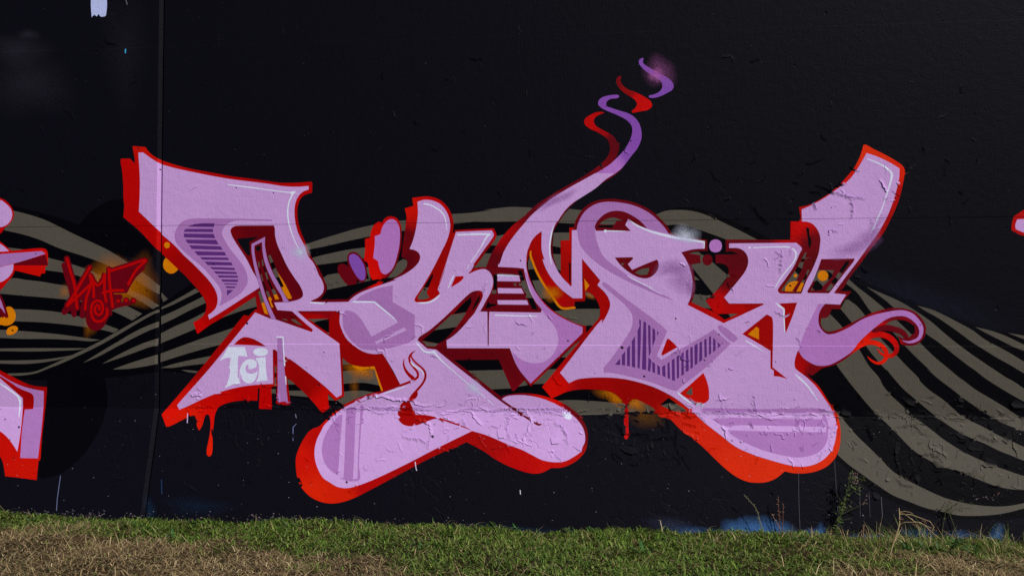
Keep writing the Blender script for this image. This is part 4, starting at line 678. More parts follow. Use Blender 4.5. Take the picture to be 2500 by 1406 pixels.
# two cast panels and the strip at the back of the joint
def panel(x0, x1, label):
    bm = bmesh.new(); cl = bm.verts.layers.float_color.new('Col')
    nx = max(2, int((x1-x0)/.5)); xs = np.linspace(x0, x1, nx); zs = np.linspace(-.25, 6.0, 14)
    grid = [[bm.verts.new((x, 0, z)) for z in zs] for x in xs]
    for i in range(nx-1):
        for j in range(13): bm.faces.new([grid[i][j], grid[i+1][j], grid[i+1][j+1], grid[i][j+1]])
    bm_finish(bm, 0)
    rim = [e for e in bm.edges if e.is_boundary]
    r = bmesh.ops.extrude_edge_only(bm, edges=rim)
    for v in [g for g in r['geom'] if isinstance(g, bmesh.types.BMVert)]: v.co.y = .30
    bmesh.ops.contextual_create(bm, geom=[e for e in bm.edges if e.is_boundary])
    bmesh.ops.recalc_face_normals(bm, faces=bm.faces[:])
    c = paint(PAL['B'])
    for v in bm.verts: v[cl] = (*c, 1)
    me = bpy.data.meshes.new('wall_panel'); bm.to_mesh(me); bm.free(); me.materials.append(M_BLACK)
    return tag(link(bpy.data.objects.new('wall_panel', me), wall), label)
panel(-15.0, X1, 'black wall panel left of the joint with a chamfered edge')
panel(X2, 17.0, 'wide black wall panel right of the joint')
jv = [(X1-.02, .056, -.25), (X2+.02, .056, -.25), (X2+.02, .056, 6), (X1-.02, .056, 6), (X1-.02, .2, -.25), (X2+.02, .2, -.25), (X2+.02, .2, 6), (X1-.02, .2, 6)]
mesh_obj('joint_filler', jv, [(0, 1, 2, 3), (5, 4, 7, 6), (4, 0, 3, 7), (1, 5, 6, 2)], M_BLACK, wall, [paint(PAL['K'])]*8)

# lettering: each letter is a part of the wall, its pieces hang under it
LET = {'wall': wall}
for k, nm, lb in (('LF', 'letter_fragment', 'end of a neighbouring lavender piece cut by the left edge'), ('RF', 'letter_fragment', 'tip of a neighbouring lavender letter at the right edge'),
                  ('L1', 'graffiti_letter', 'first letter, flag shaped top with striped purple panel and small Tci'), ('L2', 'graffiti_letter', 'second letter with long crossing leg ending in a rounded foot'),
                  ('L3', 'graffiti_letter', 'third letter with smoke trail rising from its top'), ('L4', 'graffiti_letter', 'fourth letter with loop on top, purple hatched angle and big rounded foot'),
                  ('L5', 'graffiti_letter', 'last letter with tall upright arm and curling tail'), ('TG', 'graffiti_tag', 'small dark red KMF tag with a spiral')):
    LET[k] = tag(empty(nm, (0, 0, 0), wall), lb)

GS = 2.0; GX, GY = -200, -60                                        # coarse picture of what colour and how many coats lie where
GW, GH = int(2900/GS), int(1560/GS)
lev = np.zeros((GH, GW), np.int16); top = np.zeros((GH, GW, 3), np.float32); top[:] = paint(PAL['B'])
def raster(polys):
    m = np.zeros((GH, GW), bool)
    for P in polys:
        A = (np.array(P)-np.array([GX, GY]))/GS
        y0, y1 = max(0, int(A[:, 1].min())), min(GH-1, int(A[:, 1].max())+1)
        x, y = A[:, 0], A[:, 1]; x2, y2 = np.roll(x, -1), np.roll(y, -1)
        for r in range(y0, y1+1):
            yy = r+.5; c = (y <= yy) != (y2 <= yy)
            if not c.any(): continue
            xs = np.sort(x[c]+(yy-y[c])/(y2[c]-y[c])*(x2[c]-x[c]))
            for a, b in zip(xs[::2], xs[1::2]):
                a, b = int(max(0, a)), int(min(GW, b+1))
                if b > a: m[r, a:b] = True
    return m
def grow(m):
    g = m.copy(); g[1:] |= m[:-1]; g[:-1] |= m[1:]; g[:, 1:] |= g[:, :-1].copy(); g[:, :-1] |= g[:, 1:].copy(); return g
COAT = .00013
def top_colour(x, y):
    i, j = int((y-GY)/GS), int((x-GX)/GS)
    if 0 <= i < GH and 0 <= j < GW: return tuple(float(v) for v in top[i, j])
    return paint(PAL['B'])
def coat_at(x, y):
    i, j = int((y-GY)/GS), int((x-GX)/GS)
    return float(lev[max(0, i-2):i+3, max(0, j-2):j+3].max())*COAT if 3 <= i < GH-3 and 3 <= j < GW-3 else .0005
LABELS = {('TG', 'tag_stroke'): None}
def mist(key, code, spec):
    x, y, rx, ry, ro, al = [float(v) for v in spec.split(',')]
    if al <= 0: return
    P, F, A = [(x, y)], [], [al]; n = 28; rings = (.25, .5, .75, 1.0); c, s = math.cos(R(ro)), math.sin(R(ro))
    for q, rr in enumerate(rings):
        for k in range(n):
            a = 2*math.pi*k/n; w = 1+.10*math.sin(3*a+x)+.07*math.sin(5*a+y); u, v = 1.12*rx*rr*math.cos(a)*w, 1.12*ry*rr*math.sin(a)*w
            P.append((x+u*c-v*s, y+u*s+v*c)); A.append(al*(1-rr)**1.15)
    for k in range(n):
        F.append((0, 1+k, 1+(k+1) % n))
        for q in range(3): F.append((1+q*n+k, 1+(q+1)*n+k, 1+(q+1)*n+(k+1) % n, 1+q*n+(k+1) % n))
    m = grow(raster([P[-n:]])); l = int(lev[m].max())+1 if m.any() else 1; lev[m] = l
    sheet('spray_mist', P, F, [colour(code, *p) for p in P], l*COAT, M_MIST, LET[key], A)
def piece(key, name, code, path):
    if code[0] == '*': mist(key, code[1:], path); return
    polys = parse(path, 3.0)
    m = raster(polys); g = grow(m); l = int(lev[g].max())+1 if g.any() else 1; lev[g] = l
    grid = 26 if code in 'RS' else 0
    P, F = triangulate(polys, grid)
    cols = [colour(code, *p) for p in P]
    if code in 'RS': 
        ii, jj = np.nonzero(m[::6, ::6])
        for i, j in zip(ii*6, jj*6):
            top[i:i+6, j:j+6][m[i:i+6, j:j+6]] = colour(code, j*GS+GX, i*GS+GY)
    else: top[m] = cols[0]
    return sheet(name, P, F, cols, l*COAT, M_BLACK if code in 'KB' else M_PAINT, LET[key])
for e in ART: piece(*e)
for k, c, s in SOFT: piece(k, 'spray_mist', c, s)
for e in SOLID: piece(*e)

# ---------------- peeling paint: lifted edges along cracks, chips and curled flakes ----------------
def ribbon(pts, side, width, lift, taper=True):
    """a strip of paint lifted along a crack: side +1/-1, sizes in photo pixels / metres"""
    V, F, C = [], [], []
    P = np.array(pts, float)
    t = np.gradient(P, axis=0); t /= np.maximum(np.hypot(t[:, 0], t[:, 1]), 1e-6)[:, None]
    nr = np.stack([-t[:, 1], t[:, 0]], 1)*side
    n = len(P)
    for i in range(n):
        k = math.sin(math.pi*(i+.5)/n)**.5 if taper else 1
        k *= rng.uniform(.6, 1.15)
        a, b = P[i], P[i]+nr[i]*width*rng.uniform(.7, 1.3)
        c = P[i]-nr[i]*.25
        co = top_colour(*(P[i]+nr[i]*3))
        off = coat_at(*a)+.0004
        for q, h in ((c, 0.0), (a, lift*k), ((a+b)/2, lift*k*.45), (b, -.0002)):
            x, z = px_wall(*q); V.append((x, surf(x, z)-off-h, z)); C.append(co)
        if i:
            o = 4*(i-1); F += [(o, o+4, o+5, o+1), (o+1, o+5, o+6, o+2), (o+2, o+6, o+7, o+3)]
    return V, F, C
class Soup:
    def __init__(s): s.V, s.F, s.C = [], [], []
    def add(s, V, F, C):
        n = len(s.V); s.V += V; s.F += [tuple(i+n for i in f) for f in F]; s.C += list(C)
    def build(s, name, mat, parent=None, smooth=False):
        return mesh_obj(name, s.V, s.F, mat, parent, np.array(s.C, np.float32)[:, :3], None, smooth)
cr, crd = Soup(), Soup()
def crack(path, width=5, lift=.006, side=1, jit=1.6):
    pts = [tuple(float(v) for v in q.split(',')) for q in path.split()]
    out = []
    for (x0, y0), (x1, y1) in zip(pts, pts[1:]):
        m = max(2, int(math.hypot(x1-x0, y1-y0)/4))
        out += [(x0+(x1-x0)*k/m+rng.normal(0, jit)*(k > 0), y0+(y1-y0)*k/m+rng.normal(0, jit)*(k > 0)) for k in range(m)]
    out.append(pts[-1])
    q = ribbon(out, side, width, lift); (crd if max(q[2][0]) < .03 else cr).add(*q)
MAIN = ["862,995 872,985 900,972 930,968 955,974 962,978 985,976 1006,978 1026,990 1040,992 1060,990", "880,993 940,994 1000,993 1040,994", "958,994 1010,996 1060,1000",
 "1010,1018 1030,1030 1048,1035 1052,1060 1050,1075", "985,1062 1000,1068 1020,1070 1045,1078 1050,1095", "1200,1000 1215,995 1260,996 1300,997 1360,996 1385,1000", "1127,1010 1150,1004 1158,1020 1172,1035 1178,1040",
 "1130,1020 1138,1038", "1240,1005 1246,1025 1235,1045 1250,1070", "1275,1000 1290,1010 1296,1024 1290,1040 1285,1060 1275,1068 1280,1090", "1300,1022 1310,1005 1340,1004 1375,1006", "1352,1030 1375,1040 1385,1060 1388,1085",
 "1755,960 1757,975 1775,974 1785,968", "1843,962 1843,985 1846,998 1850,1010", "1700,1003 1760,1004 1830,1006 1880,1008", "1868,1020 1880,1018 1900,1012", "1945,1012 1950,1035 1946,1050 1935,1052", "2000,996 2030,1002 2055,1004",
 "1760,1040 1770,1055 1772,1072", "1833,1028 1840,1045", "1955,1090 1960,1100", "1880,1085 1882,1100", "1685,970 1700,980 1720,985", "1667,1030 1690,1036 1700,1044",
 "1490,1005 1480,1012 1462,1014", "1505,1030 1520,1055 1545,1056 1575,1058", "1575,1050 1580,1065 1590,1072 1610,1068 1640,1066 1650,1070", "1586,1070 1588,1085 1584,1105", "1630,1000 1634,1020 1634,1055", "1652,1050 1652,1090",
 "2100,1010 2140,1014 2180,1018 2240,1018 2320,1020 2400,1022 2480,1024", "2162,962 2175,955 2186,965", "2190,1040 2230,1035 2250,1055 2270,1062", "2270,1070 2266,1085 2280,1100 2300,1105 2312,1120", "2240,1112 2270,1105 2290,1115 2310,1140",
 "2365,1072 2390,1060 2410,1068 2440,1078", "2470,1050 2472,1085 2485,1115", "2330,1145 2350,1150 2372,1155 2380,1140", "2390,1135 2376,1160", "2178,1100 2192,1140 2195,1165", "2190,1165 2200,1180 2230,1188",
 "2118,1035 2130,1075", "2200,975 2216,984 2240,982", "1990,450 2040,470 2075,480 2115,484", "2080,480 2084,520 2078,535", "2145,440 2160,462 2166,470", "2040,452 2060,445", "1893,612 1910,625 1908,665", "2022,564 2022,573", "2022,562 2045,562",
 "485,945 495,955 480,962 470,966", "465,966 490,968", "1192,690 1185,700 1182,712", "1835,500 1860,530 1878,548", "1770,490 1785,485", "1985,490 1995,510", "1950,1010 1952,1030"]
for i, p in enumerate(MAIN):
    crack(p, 7, .008, 1 if i % 3 else -1)
# along the top of the foot: ragged, broken edge of the render coat
for k in range(150):
    x = rng.uniform(420, 2500)
    if x < 700 and rng.random() < .5: continue
    y = 994+(x-400)*.0122+rng.normal(0, 4); L = rng.uniform(10, 46)
    crack('%f,%f %f,%f %f,%f' % (x, y, x+L*.5, y+rng.normal(0, 3), x+L, y+rng.normal(0, 3)), rng.uniform(3, 7), rng.uniform(.003, .008), rng.choice([-1, 1]), 1.4)
# scattered short cracks and blisters, most of them low on the wall
def wander(x, y, n, st, a):
    q = [(x, y)]
    for _ in range(n):
        a += rng.normal(0, .55); x += st*math.cos(a); y += st*math.sin(a); q.append((x, y))
    return ' '.join('%f,%f' % p for p in q)
for (x0, x1, y0, y1, n) in ((1060, 1440, 960, 1110, 60), (1640, 2050, 960, 1130, 60), (2040, 2500, 960, 1200, 90), (740, 1060, 1000, 1180, 26), (1450, 1680, 990, 1140, 40), (400, 740, 930, 1180, 34), (240, 380, 900, 1200, 16),
                            (1900, 2200, 380, 700, 18), (1000, 1400, 760, 940, 18), (700, 1000, 690, 900, 10), (1650, 2000, 600, 940, 26), (400, 2400, 60, 480, 40), (0, 380, 40, 480, 14), (1660, 2400, 330, 560, 24)):
    for k in range(n):
        x, y = rng.uniform(x0, x1), rng.uniform(y0, y1)
        crack(wander(x, y, int(rng.integers(2, 6)), rng.uniform(4, 9), rng.choice([.9, 1.4, 2.2, 0, 3.1])+rng.normal(0, .4)), rng.uniform(3, 6), rng.uniform(.0025, .006), rng.choice([-1, 1]), 1.0)
tag(cr.build('paint_crack', M_PAINT, wall), 'cracked and lifted edges of old paint', kind='stuff')
tag(crd.build('paint_crack', M_BLACK, wall), 'cracked edges of old black paint', kind='stuff')

def flake(cx, cy, w, h, a, lift, shape=7):
    """one curled flake: hinged along one side, free edge standing off the wall"""
    c, s = math.cos(a), math.sin(a); out = []
    for k in range(shape):
        t = 2*math.pi*k/shape; r = rng.uniform(.45, 1.15); out.append((r*math.cos(t), r*math.sin(t)))
    V, C = [], []
    for u, v in [(0, 0)]+out:
        x, y = cx+u*w*c-v*h*s, cy+u*w*s+v*h*c; X, Z = px_wall(x, y)
        V.append((X, surf(X, Z)-coat_at(x, y)-.0006-lift*max(0, (v+1)/2)**1.6, Z)); C.append(top_colour(x, y))
    return V, [(0, 1+k, 1+(k+1) % shape) for k in range(shape)], C
nfl = 0
FL = [(2064, 1006, 16, 9, .2, .03), (2222, 980, 16, 8, .3, .02), (2345, 974, 10, 7, .2, .018), (2486, 986, 20, 11, .2, .03), (2190, 1092, 10, 16, .2, .02), (2240, 1166, 9, 10, .1, .02), (1540, 1098, 42, 14, .05, .03), (1525, 1046, 10, 14, .1, .02),
      (2415, 1130, 18, 14, .2, .018), (2300, 1130, 24, 18, .3, .014), (1640, 990, 16, 8, .5, .02), (1655, 1006, 10, 8, .3, .016), (1365, 1066, 24, 20, .2, .010), (1230, 1050, 20, 22, .1, .010),
      (2380, 1092, 24, 15, .2, .014), (2460, 1070, 14, 20, .2, .016), (2140, 1210, 14, 7, .1, .02), (470, 1040, 12, 7, .1, .014), (700, 985, 16, 6, .1, .014), (1880, 1018, 22, 8, .1, .010), (2345, 1060, 16, 10, .3, .012), (2168, 1168, 8, 8, .2, .018)]
for f in FL:
    V, F, C = flake(*f[:5], f[5]*.7, 9); mesh_obj('paint_flake', V, F, M_BLACK if max(C[0]) < .03 else M_PAINT, wall, np.array(C)[:, :3])
for (x0, x1, y0, y1, n) in ((2060, 2500, 1000, 1200, 22), (1450, 2040, 985, 1100, 18), (1080, 1440, 985, 1100, 10), (420, 740, 960, 1150, 10)):
    for k in range(n):
        V, F, C = flake(rng.uniform(x0, x1), rng.uniform(y0, y1), rng.uniform(3, 9), rng.uniform(2, 5), rng.uniform(-.4, .8), rng.uniform(.003, .009), 7); mesh_obj('paint_flake', V, F, M_BLACK if max(C[0]) < .03 else M_PAINT, wall, np.array(C)[:, :3])
# pale specks where the paint has chipped off near the ground, and thin scratches and runs
ch = Soup()
def chip(x, y, r, c):
    n = 6; a0 = rng.uniform(0, 6); P = [(x+r*rng.uniform(.6, 1.5)*math.cos(a0+6.283*k/n), y+r*rng.uniform(.35, .8)*math.sin(a0+6.283*k/n)) for k in range(n)]
    V = []
    off = coat_at(x, y)+.0007
    for p in P: X, Z = px_wall(*p); V.append((X, surf(X, Z)-off, Z))
    ch.add(V, [tuple(range(n))], [paint(c)]*n)
for k in range(330):
    x = rng.choice([rng.uniform(0, 260), rng.uniform(0, 1100), rng.uniform(600, 900)]); y = 1252+x*.021+rng.normal(0, 6)
    chip(x, y, rng.uniform(.6, 2.4), [(96, 86, 92), (120, 106, 110), (60, 52, 58), (76, 66, 72)][int(rng.integers(4))])
for k in range(240):
    x, y = rng.uniform(0, 2500), rng.uniform(960, 1290)
    chip(x, y, rng.uniform(.5, 1.5), [(90, 90, 100), (60, 58, 66), (130, 130, 140)][int(rng.integers(3))])
for k in range(70): chip(rng.uniform(0, 2500), rng.uniform(0, 960), rng.uniform(.4, 1.1), (80, 80, 90))
for k in range(16): chip(2385+rng.uniform(-30, 60), 1212+rng.normal(0, 4), rng.uniform(.8, 2.2), [(120, 110, 110), (96, 66, 60)][k % 2])
def run(pts, w, c):
    P = np.array(pts, float); V, F = [], []
    for i, p in enumerate(P):
        off = coat_at(*p)+.0007
        for s in (-w/2, w/2): X, Z = px_wall(p[0]+s, p[1]); V.append((X, surf(X, Z)-off, Z))
        if i: o = 2*(i-1); F.append((o, o+1, o+3, o+2))
    ch.add(V, F, [paint(c)]*len(V))
for pts, w, c in (([(149, 1160), (146, 1180), (141, 1215), (139, 1246)], 1.6, (92, 98, 130)), ([(459, 1008), (458, 1032)], 2.4, (176, 150, 186)), ([(1014, 1126), (1016, 1142), (1018, 1148)], 2.2, (190, 175, 200)), ([(1949, 1150), (1950, 1220), (1953, 1300)], 1.4, (58, 58, 66)), ([(2037, 1125), (2042, 1200), (2048, 1290)], 1.4, (58, 58, 66)),
                  ([(722, 1010), (724, 1020)], 1.6, (110, 110, 130)), ([(724, 1034), (716, 1042), (716, 1075)], 1.6, (100, 106, 150)), ([(2151, 1212), (2154, 1262)], 1.6, (70, 70, 78)), ([(307, 0), (311, 12)], 1.6, (110, 110, 110)), ([(1270, 1195), (1271, 1206)], 1.8, (190, 190, 195)), ([(395, 1170), (396, 1205)], 2.0, (24, 50, 84)), ([(2098, 1180), (2100, 1260)], 1.2, (52, 52, 60)), ([(2121, 1200), (2124, 1262)], 1.2, (52, 52, 60))):
    run(pts, w, c)
tag(ch.build('paint_chip', M_PAINT, wall), 'pale specks and thin runs of chipped paint', kind='stuff')

# ---------------- the ground and the grass ----------------
def soil_material():
    m = bpy.data.materials.new('dry_soil'); m.use_nodes = True
    N, L = m.node_tree.nodes, m.node_tree.links; b = N['Principled BSDF']
    geo = N.new('ShaderNodeNewGeometry')
    n1 = N.new('ShaderNodeTexNoise'); n1.inputs['Scale'].default_value = 1.3; n1.inputs['Detail'].default_value = 6; L.new(geo.outputs['Position'], n1.inputs['Vector'])
    n2 = N.new('ShaderNodeTexNoise'); n2.inputs['Scale'].default_value = 60; n2.inputs['Detail'].default_value = 4; L.new(geo.outputs['Position'], n2.inputs['Vector'])
    r1 = N.new('ShaderNodeValToRGB'); r1.color_ramp.elements[0].color = (.016, .018, .007, 1); r1.color_ramp.elements[1].color = (.05, .034, .018, 1)
    r1.color_ramp.elements[0].position = .40; r1.color_ramp.elements[1].position = .62; L.new(n1.outputs['Fac'], r1.inputs[0])
    mx = N.new('ShaderNodeMix'); mx.data_type = 'RGBA'; mx.blend_type = 'MULTIPLY'; mx.inputs[0].default_value = .8
    r2 = N.new('ShaderNodeValToRGB'); r2.color_ramp.elements[0].color = (.35, .3, .25, 1); r2.color_ramp.elements[1].color = (1.2, 1.15, 1.0, 1); L.new(n2.outputs['Fac'], r2.inputs[0])
    L.new(r1.outputs[0], mx.inputs[6]); L.new(r2.outputs[0], mx.inputs[7]); L.new(mx.outputs[2], b.inputs['Base Color'])
    b.inputs['Roughness'].default_value = .95; b.inputs['Specular IOR Level'].default_value = .1
    bp = N.new('ShaderNodeBump'); bp.inputs['Strength'].default_value = .8; bp.inputs['Distance'].default_value = .02; L.new(n2.outputs['Fac'], bp.inputs['Height']); L.new(bp.outputs[0], b.inputs['Normal'])
    return m
gx = np.concatenate([[-150, -60, -25, -14], np.arange(-8, 9.01, .25), [14, 25, 60, 150]]); gy = np.concatenate([[-160, -60, -25, -12], np.arange(-5, .51, .12), [3, 15, 60, 150]])
def ground_z(x, y):
    d = max(0, min(1, (abs(y+1.2) < 6)*1.0))
    return d*(.014*math.sin(x*2.1+y*3.0)+.010*math.sin(x*5.3-y*4.1)+.006*math.sin(x*11+y*9))*(1 if -5 < y else 0)-.012
GV = [(x, y, ground_z(x, y)) for x in gx for y in gy]; ny = len(gy)
GF = [(i*ny+j, (i+1)*ny+j, (i+1)*ny+j+1, i*ny+j+1) for i in range(len(gx)-1) for j in range(ny-1)]
tag(mesh_obj('ground', GV, GF, soil_material(), smooth=True), kind='structure')

def blade_material():
    m = bpy.data.materials.new('grass_blade'); m.use_nodes = True
    N, L = m.node_tree.nodes, m.node_tree.links; b = N['Principled BSDF']
    at = N.new('ShaderNodeVertexColor'); at.layer_name = 'Col'; L.new(at.outputs[0], b.inputs['Base Color'])
    b.inputs['Roughness'].default_value = .6; b.inputs['Specular IOR Level'].default_value = .25
    tr = N.new('ShaderNodeBsdfTranslucent'); L.new(at.outputs[0], tr.inputs[0]); mx = N.new('ShaderNodeMixShader'); mx.inputs[0].default_value = .25
    L.new(b.outputs[0], mx.inputs[1]); L.new(tr.outputs[0], mx.inputs[2]); L.new(mx.outputs[0], N['Material Output'].inputs[0])
    return m
M_BLADE = blade_material()
YF = -ZR*BAT                                            # where the wall meets the ground
def vnoise(x, y, s, seed):
    """smooth value noise on arrays"""
    r = np.random.default_rng(seed); T = r.random((64, 64)); u, v = x*s, y*s; i, j = np.floor(u).astype(int), np.floor(v).astype(int); f, g = u-i, v-j
    f, g = f*f*(3-2*f), g*g*(3-2*g); q = lambda a, b: T[a % 64, b % 64]
    return (q(i, j)*(1-f)+q(i+1, j)*f)*(1-g)+(q(i, j+1)*(1-f)+q(i+1, j+1)*f)*g
def dryness(x, y):
    """0 green .. 1 dry straw, following the bands of the lawn along the wall"""
    d = YF-y
    xs = [-6, -4.1, -3.5, -2.4, -1.4, -.6, .3, 1.1, 1.7, 2.3, 2.9, 3.6, 4.6]; lim = [.28, .32, .42, .75, 1.1, 1.5, 1.7, 1.4, .95, .55, .62, .85, .8]
    t = (d-np.interp(x, xs, lim))/.34+.5
    t = t+(vnoise(x, y, 2.6, 3)-.5)*1.5+(vnoise(x, y, 8, 4)-.5)*.9
    return np.clip(t, 0, 1)
def blades(n, x0, x1, y0, y1, hmin, hmax, wmin, wmax, lay, pal, keep, name, label, tuft=0):
    x = rng.uniform(x0, x1, n); y = y1-(y1-y0)*rng.random(n)**1.15
    if tuft:
        k = rng.integers(0, tuft, n); tx = rng.uniform(x0, x1, tuft); ty = y1-(y1-y0)*rng.random(tuft)**1.15; m = rng.random(n) < .55
        x = np.where(m, tx[k]+rng.normal(0, .028, n), x); y = np.where(m, np.minimum(ty[k]+rng.normal(0, .022, n), y1), y)
    ok = keep(x, y); x, y = x[ok], y[ok]; n = len(x)
    h = rng.uniform(hmin, hmax, n)*(.55+.9*vnoise(x, y, 5, 9)); w = rng.uniform(wmin, wmax, n)
    a = rng.uniform(0, 2*math.pi, n); l = np.clip(rng.normal(lay, .28, n), .05, 1.45)          # lean from upright, radians
    l2 = np.clip(l+rng.uniform(.1, .8, n), 0, 1.75)
    dx, dy = np.cos(a), np.sin(a); px, py = -dy, dx
    z0 = np.array([ground_z(p, q) for p, q in zip(x, y)])
    lift = rng.uniform(0, .022, n)*(lay > .9)
    B = np.stack([x, y, z0+lift], 1)
    m1 = B+np.stack([dx*np.sin(l), dy*np.sin(l), np.cos(l)], 1)*(h*.5)[:, None]
    tp = m1+np.stack([dx*np.sin(l2), dy*np.sin(l2), np.cos(l2)], 1)*(h*.5)[:, None]
    tp[:, 2] = np.maximum(tp[:, 2], z0+.002); tp[:, 1] = np.minimum(tp[:, 1], YF-.003+(np.maximum(0, tp[:, 2]))*BAT); m1[:, 1] = np.minimum(m1[:, 1], YF-.003)
    s = np.stack([px, py, np.zeros(n)], 1)*(w/2)[:, None]
    V = np.stack([B-s, B+s, m1-s*.85, m1+s*.85, tp], 1).reshape(-1, 3)
    base = np.arange(n)*5
    me = bpy.data.meshes.new(name); me.vertices.add(5*n); me.vertices.foreach_set('co', V.astype(np.float32).ravel())
    loops = np.stack([base, base+1, base+3, base, base+3, base+2, base+2, base+3, base+4], 1).astype(np.int32).ravel()
    me.loops.add(9*n); me.loops.foreach_set('vertex_index', loops); me.polygons.add(3*n)
    me.polygons.foreach_set('loop_start', np.arange(3*n, dtype=np.int32)*3); me.update(calc_edges=True)
    pal = np.array(pal); c = pal[rng.integers(0, len(pal), n)]*rng.uniform(.45, 1.6, n)[:, None]
    C = np.ones((n, 5, 4), np.float32); C[:, :, :3] = c[:, None, :]; C[:, 4, :3] *= 1.15
    me.color_attributes.new('Col', 'FLOAT_COLOR', 'POINT').data.foreach_set('color', C.ravel())
    me.materials.append(M_BLADE)
    return tag(link(bpy.data.objects.new(name, me)), label, kind='stuff')
GREEN = [(.11, .18, .024), (.14, .20, .035), (.075, .150, .016), (.050, .115, .012), (.105, .185, .024), (.15, .21, .04), (.035, .08, .012), (.18, .21, .06)]
STRAW = [(.46, .34, .19), (.34, .25, .13), (.56, .44, .26), (.25, .18, .09), (.16, .11, .06), (.30, .26, .11)]
BROWN = [(.15, .09, .05), (.20, .125, .07), (.10, .065, .035), (.28, .18, .10)]
GX0, GX1 = -6.2, 6.4
def keep_green(x, y): return rng.random(len(x)) > dryness(x, y)*1.02-.04
def keep_dry(x, y): return rng.random(len(x)) < dryness(x, y)*.97+.03
blades(125000, GX0, GX1, -2.3, YF-.004, .016, .060, .0040, .0100, 1.0, GREEN, keep_green, 'grass', 'short green lawn grass growing along the foot of the wall', 2600)
blades(105000, GX0, GX1, -2.3, YF-.004, .03, .10, .002, .0045, 1.25, STRAW, keep_dry, 'grass', 'dry straw coloured cut grass lying flat on the lawn')
blades(50000, GX0, GX1, -2.3, YF-.004, .02, .06, .0025, .006, 1.1, BROWN, lambda x, y: rng.random(len(x)) < .16+.6*dryness(x, y), 'grass', 'brown withered grass between the green blades')
blades(30000, GX0, GX1, -4.2, -2.3, .03, .08, .004, .008, .8, GREEN+STRAW, lambda x, y: np.ones(len(x), bool), 'grass', 'mixed green and dry lawn in front of the wall')
blades(26000, GX0, GX1, -2.3, YF-.004, .04, .09, .004, .009, 1.1, GREEN, lambda x, y: (rng.random(len(x)) > dryness(x, y)) & (vnoise(x, y, 6, 21) > .5), 'grass', 'coarser long green blades in clumps on the lawn', 700)
blades(16000, GX0, GX1, -2.3, YF-.01, .08, .20, .002, .0042, 1.32, STRAW+[(.22, .24, .07)], lambda x, y: rng.random(len(x)) < .25+.75*(x > 1.3), 'grass', 'long loose dry stems lying over the grass')
blades(3500, 1.5, GX1, YF-.5, YF-.02, .10, .22, .0022, .004, .8, STRAW+GREEN, lambda x, y: np.ones(len(x), bool), 'grass', 'tangle of long stems by the wall on the right', 160)
# longer unmown grass right against the wall
blades(9000, GX0, GX1, YF-.13, YF-.004, .02, .055, .003, .006, .7, GREEN+[(.16, .13, .06)], lambda x, y: rng.random(len(x)) < .35+.5*(x > 2.0), 'grass', 'longer unmown grass standing right against the wall', 420)

# ---------------- weeds ----------------
M_WEED = M_BLADE
def tube(S, pts, r0, r1, c, n=5):
    P = [Vector(p) for p in pts]; V, F, C = [], [], []
    for i, p in enumerate(P):
        t = (P[min(i+1, len(P)-1)]-P[max(i-1, 0)]).normalized(); u = t.cross(Vector((.2, 1, .1))).normalized(); w = t.cross(u); r = r0+(r1-r0)*i/max(1, len(P)-1)
        for k in range(n): a = 6.2832*k/n; V.append(tuple(p+u*r*math.cos(a)+w*r*math.sin(a))); C.append(c)
        if i:
            for k in range(n): F.append(((i-1)*n+k, (i-1)*n+(k+1) % n, i*n+(k+1) % n, i*n+k))
    S.add(V, F, C)
def leaf(S, p, d, nrm, L, W, c):
    p, d = Vector(p), Vector(d).normalized(); s = d.cross(Vector(nrm)).normalized(); n = s.cross(d).normalized()
    q = [p, p+d*L*.35+s*W*.5-n*W*.08, p+d*L*.35-s*W*.5-n*W*.08, p+d*L*.38+n*W*.06, p+d*L*.75+s*W*.32-n*L*.10, p+d*L*.75-s*W*.32-n*L*.10, p+d*L*.75-n*L*.06, p+d*L-n*L*.24]
    S.add([tuple(v) for v in q], [(0, 1, 3), (0, 3, 2), (1, 4, 6, 3), (3, 6, 5, 2), (4, 7, 6), (6, 7, 5)], [c]*8)
def at(px, py, y): return tuple(px_plane(px, py, y))
def stem_pts(path, y0, y1=None):
    q = [tuple(float(v) for v in s.split(',')) for s in path.split()]; n = len(q)
    return [at(a, b, y0+((y1 if y1 is not None else y0)-y0)*i/max(1, n-1)) for i, (a, b) in enumerate(q)]
def plant(name, label, cat, base):
    return tag(empty(name, base), label, cat)
def put(S, name, root, mat=None):
    o = S.build(name, mat or M_WEED, root)
    if name in ('seed_head', 'seed_pod') or len(S.V) > 200: o['kind'] = 'stuff'
    o.matrix_parent_inverse = Matrix.Translation(-Vector(root.location)); return o
GR = lambda k=1.0: tuple(v*k*rng.uniform(.75, 1.2) for v in (.075, .11, .022))
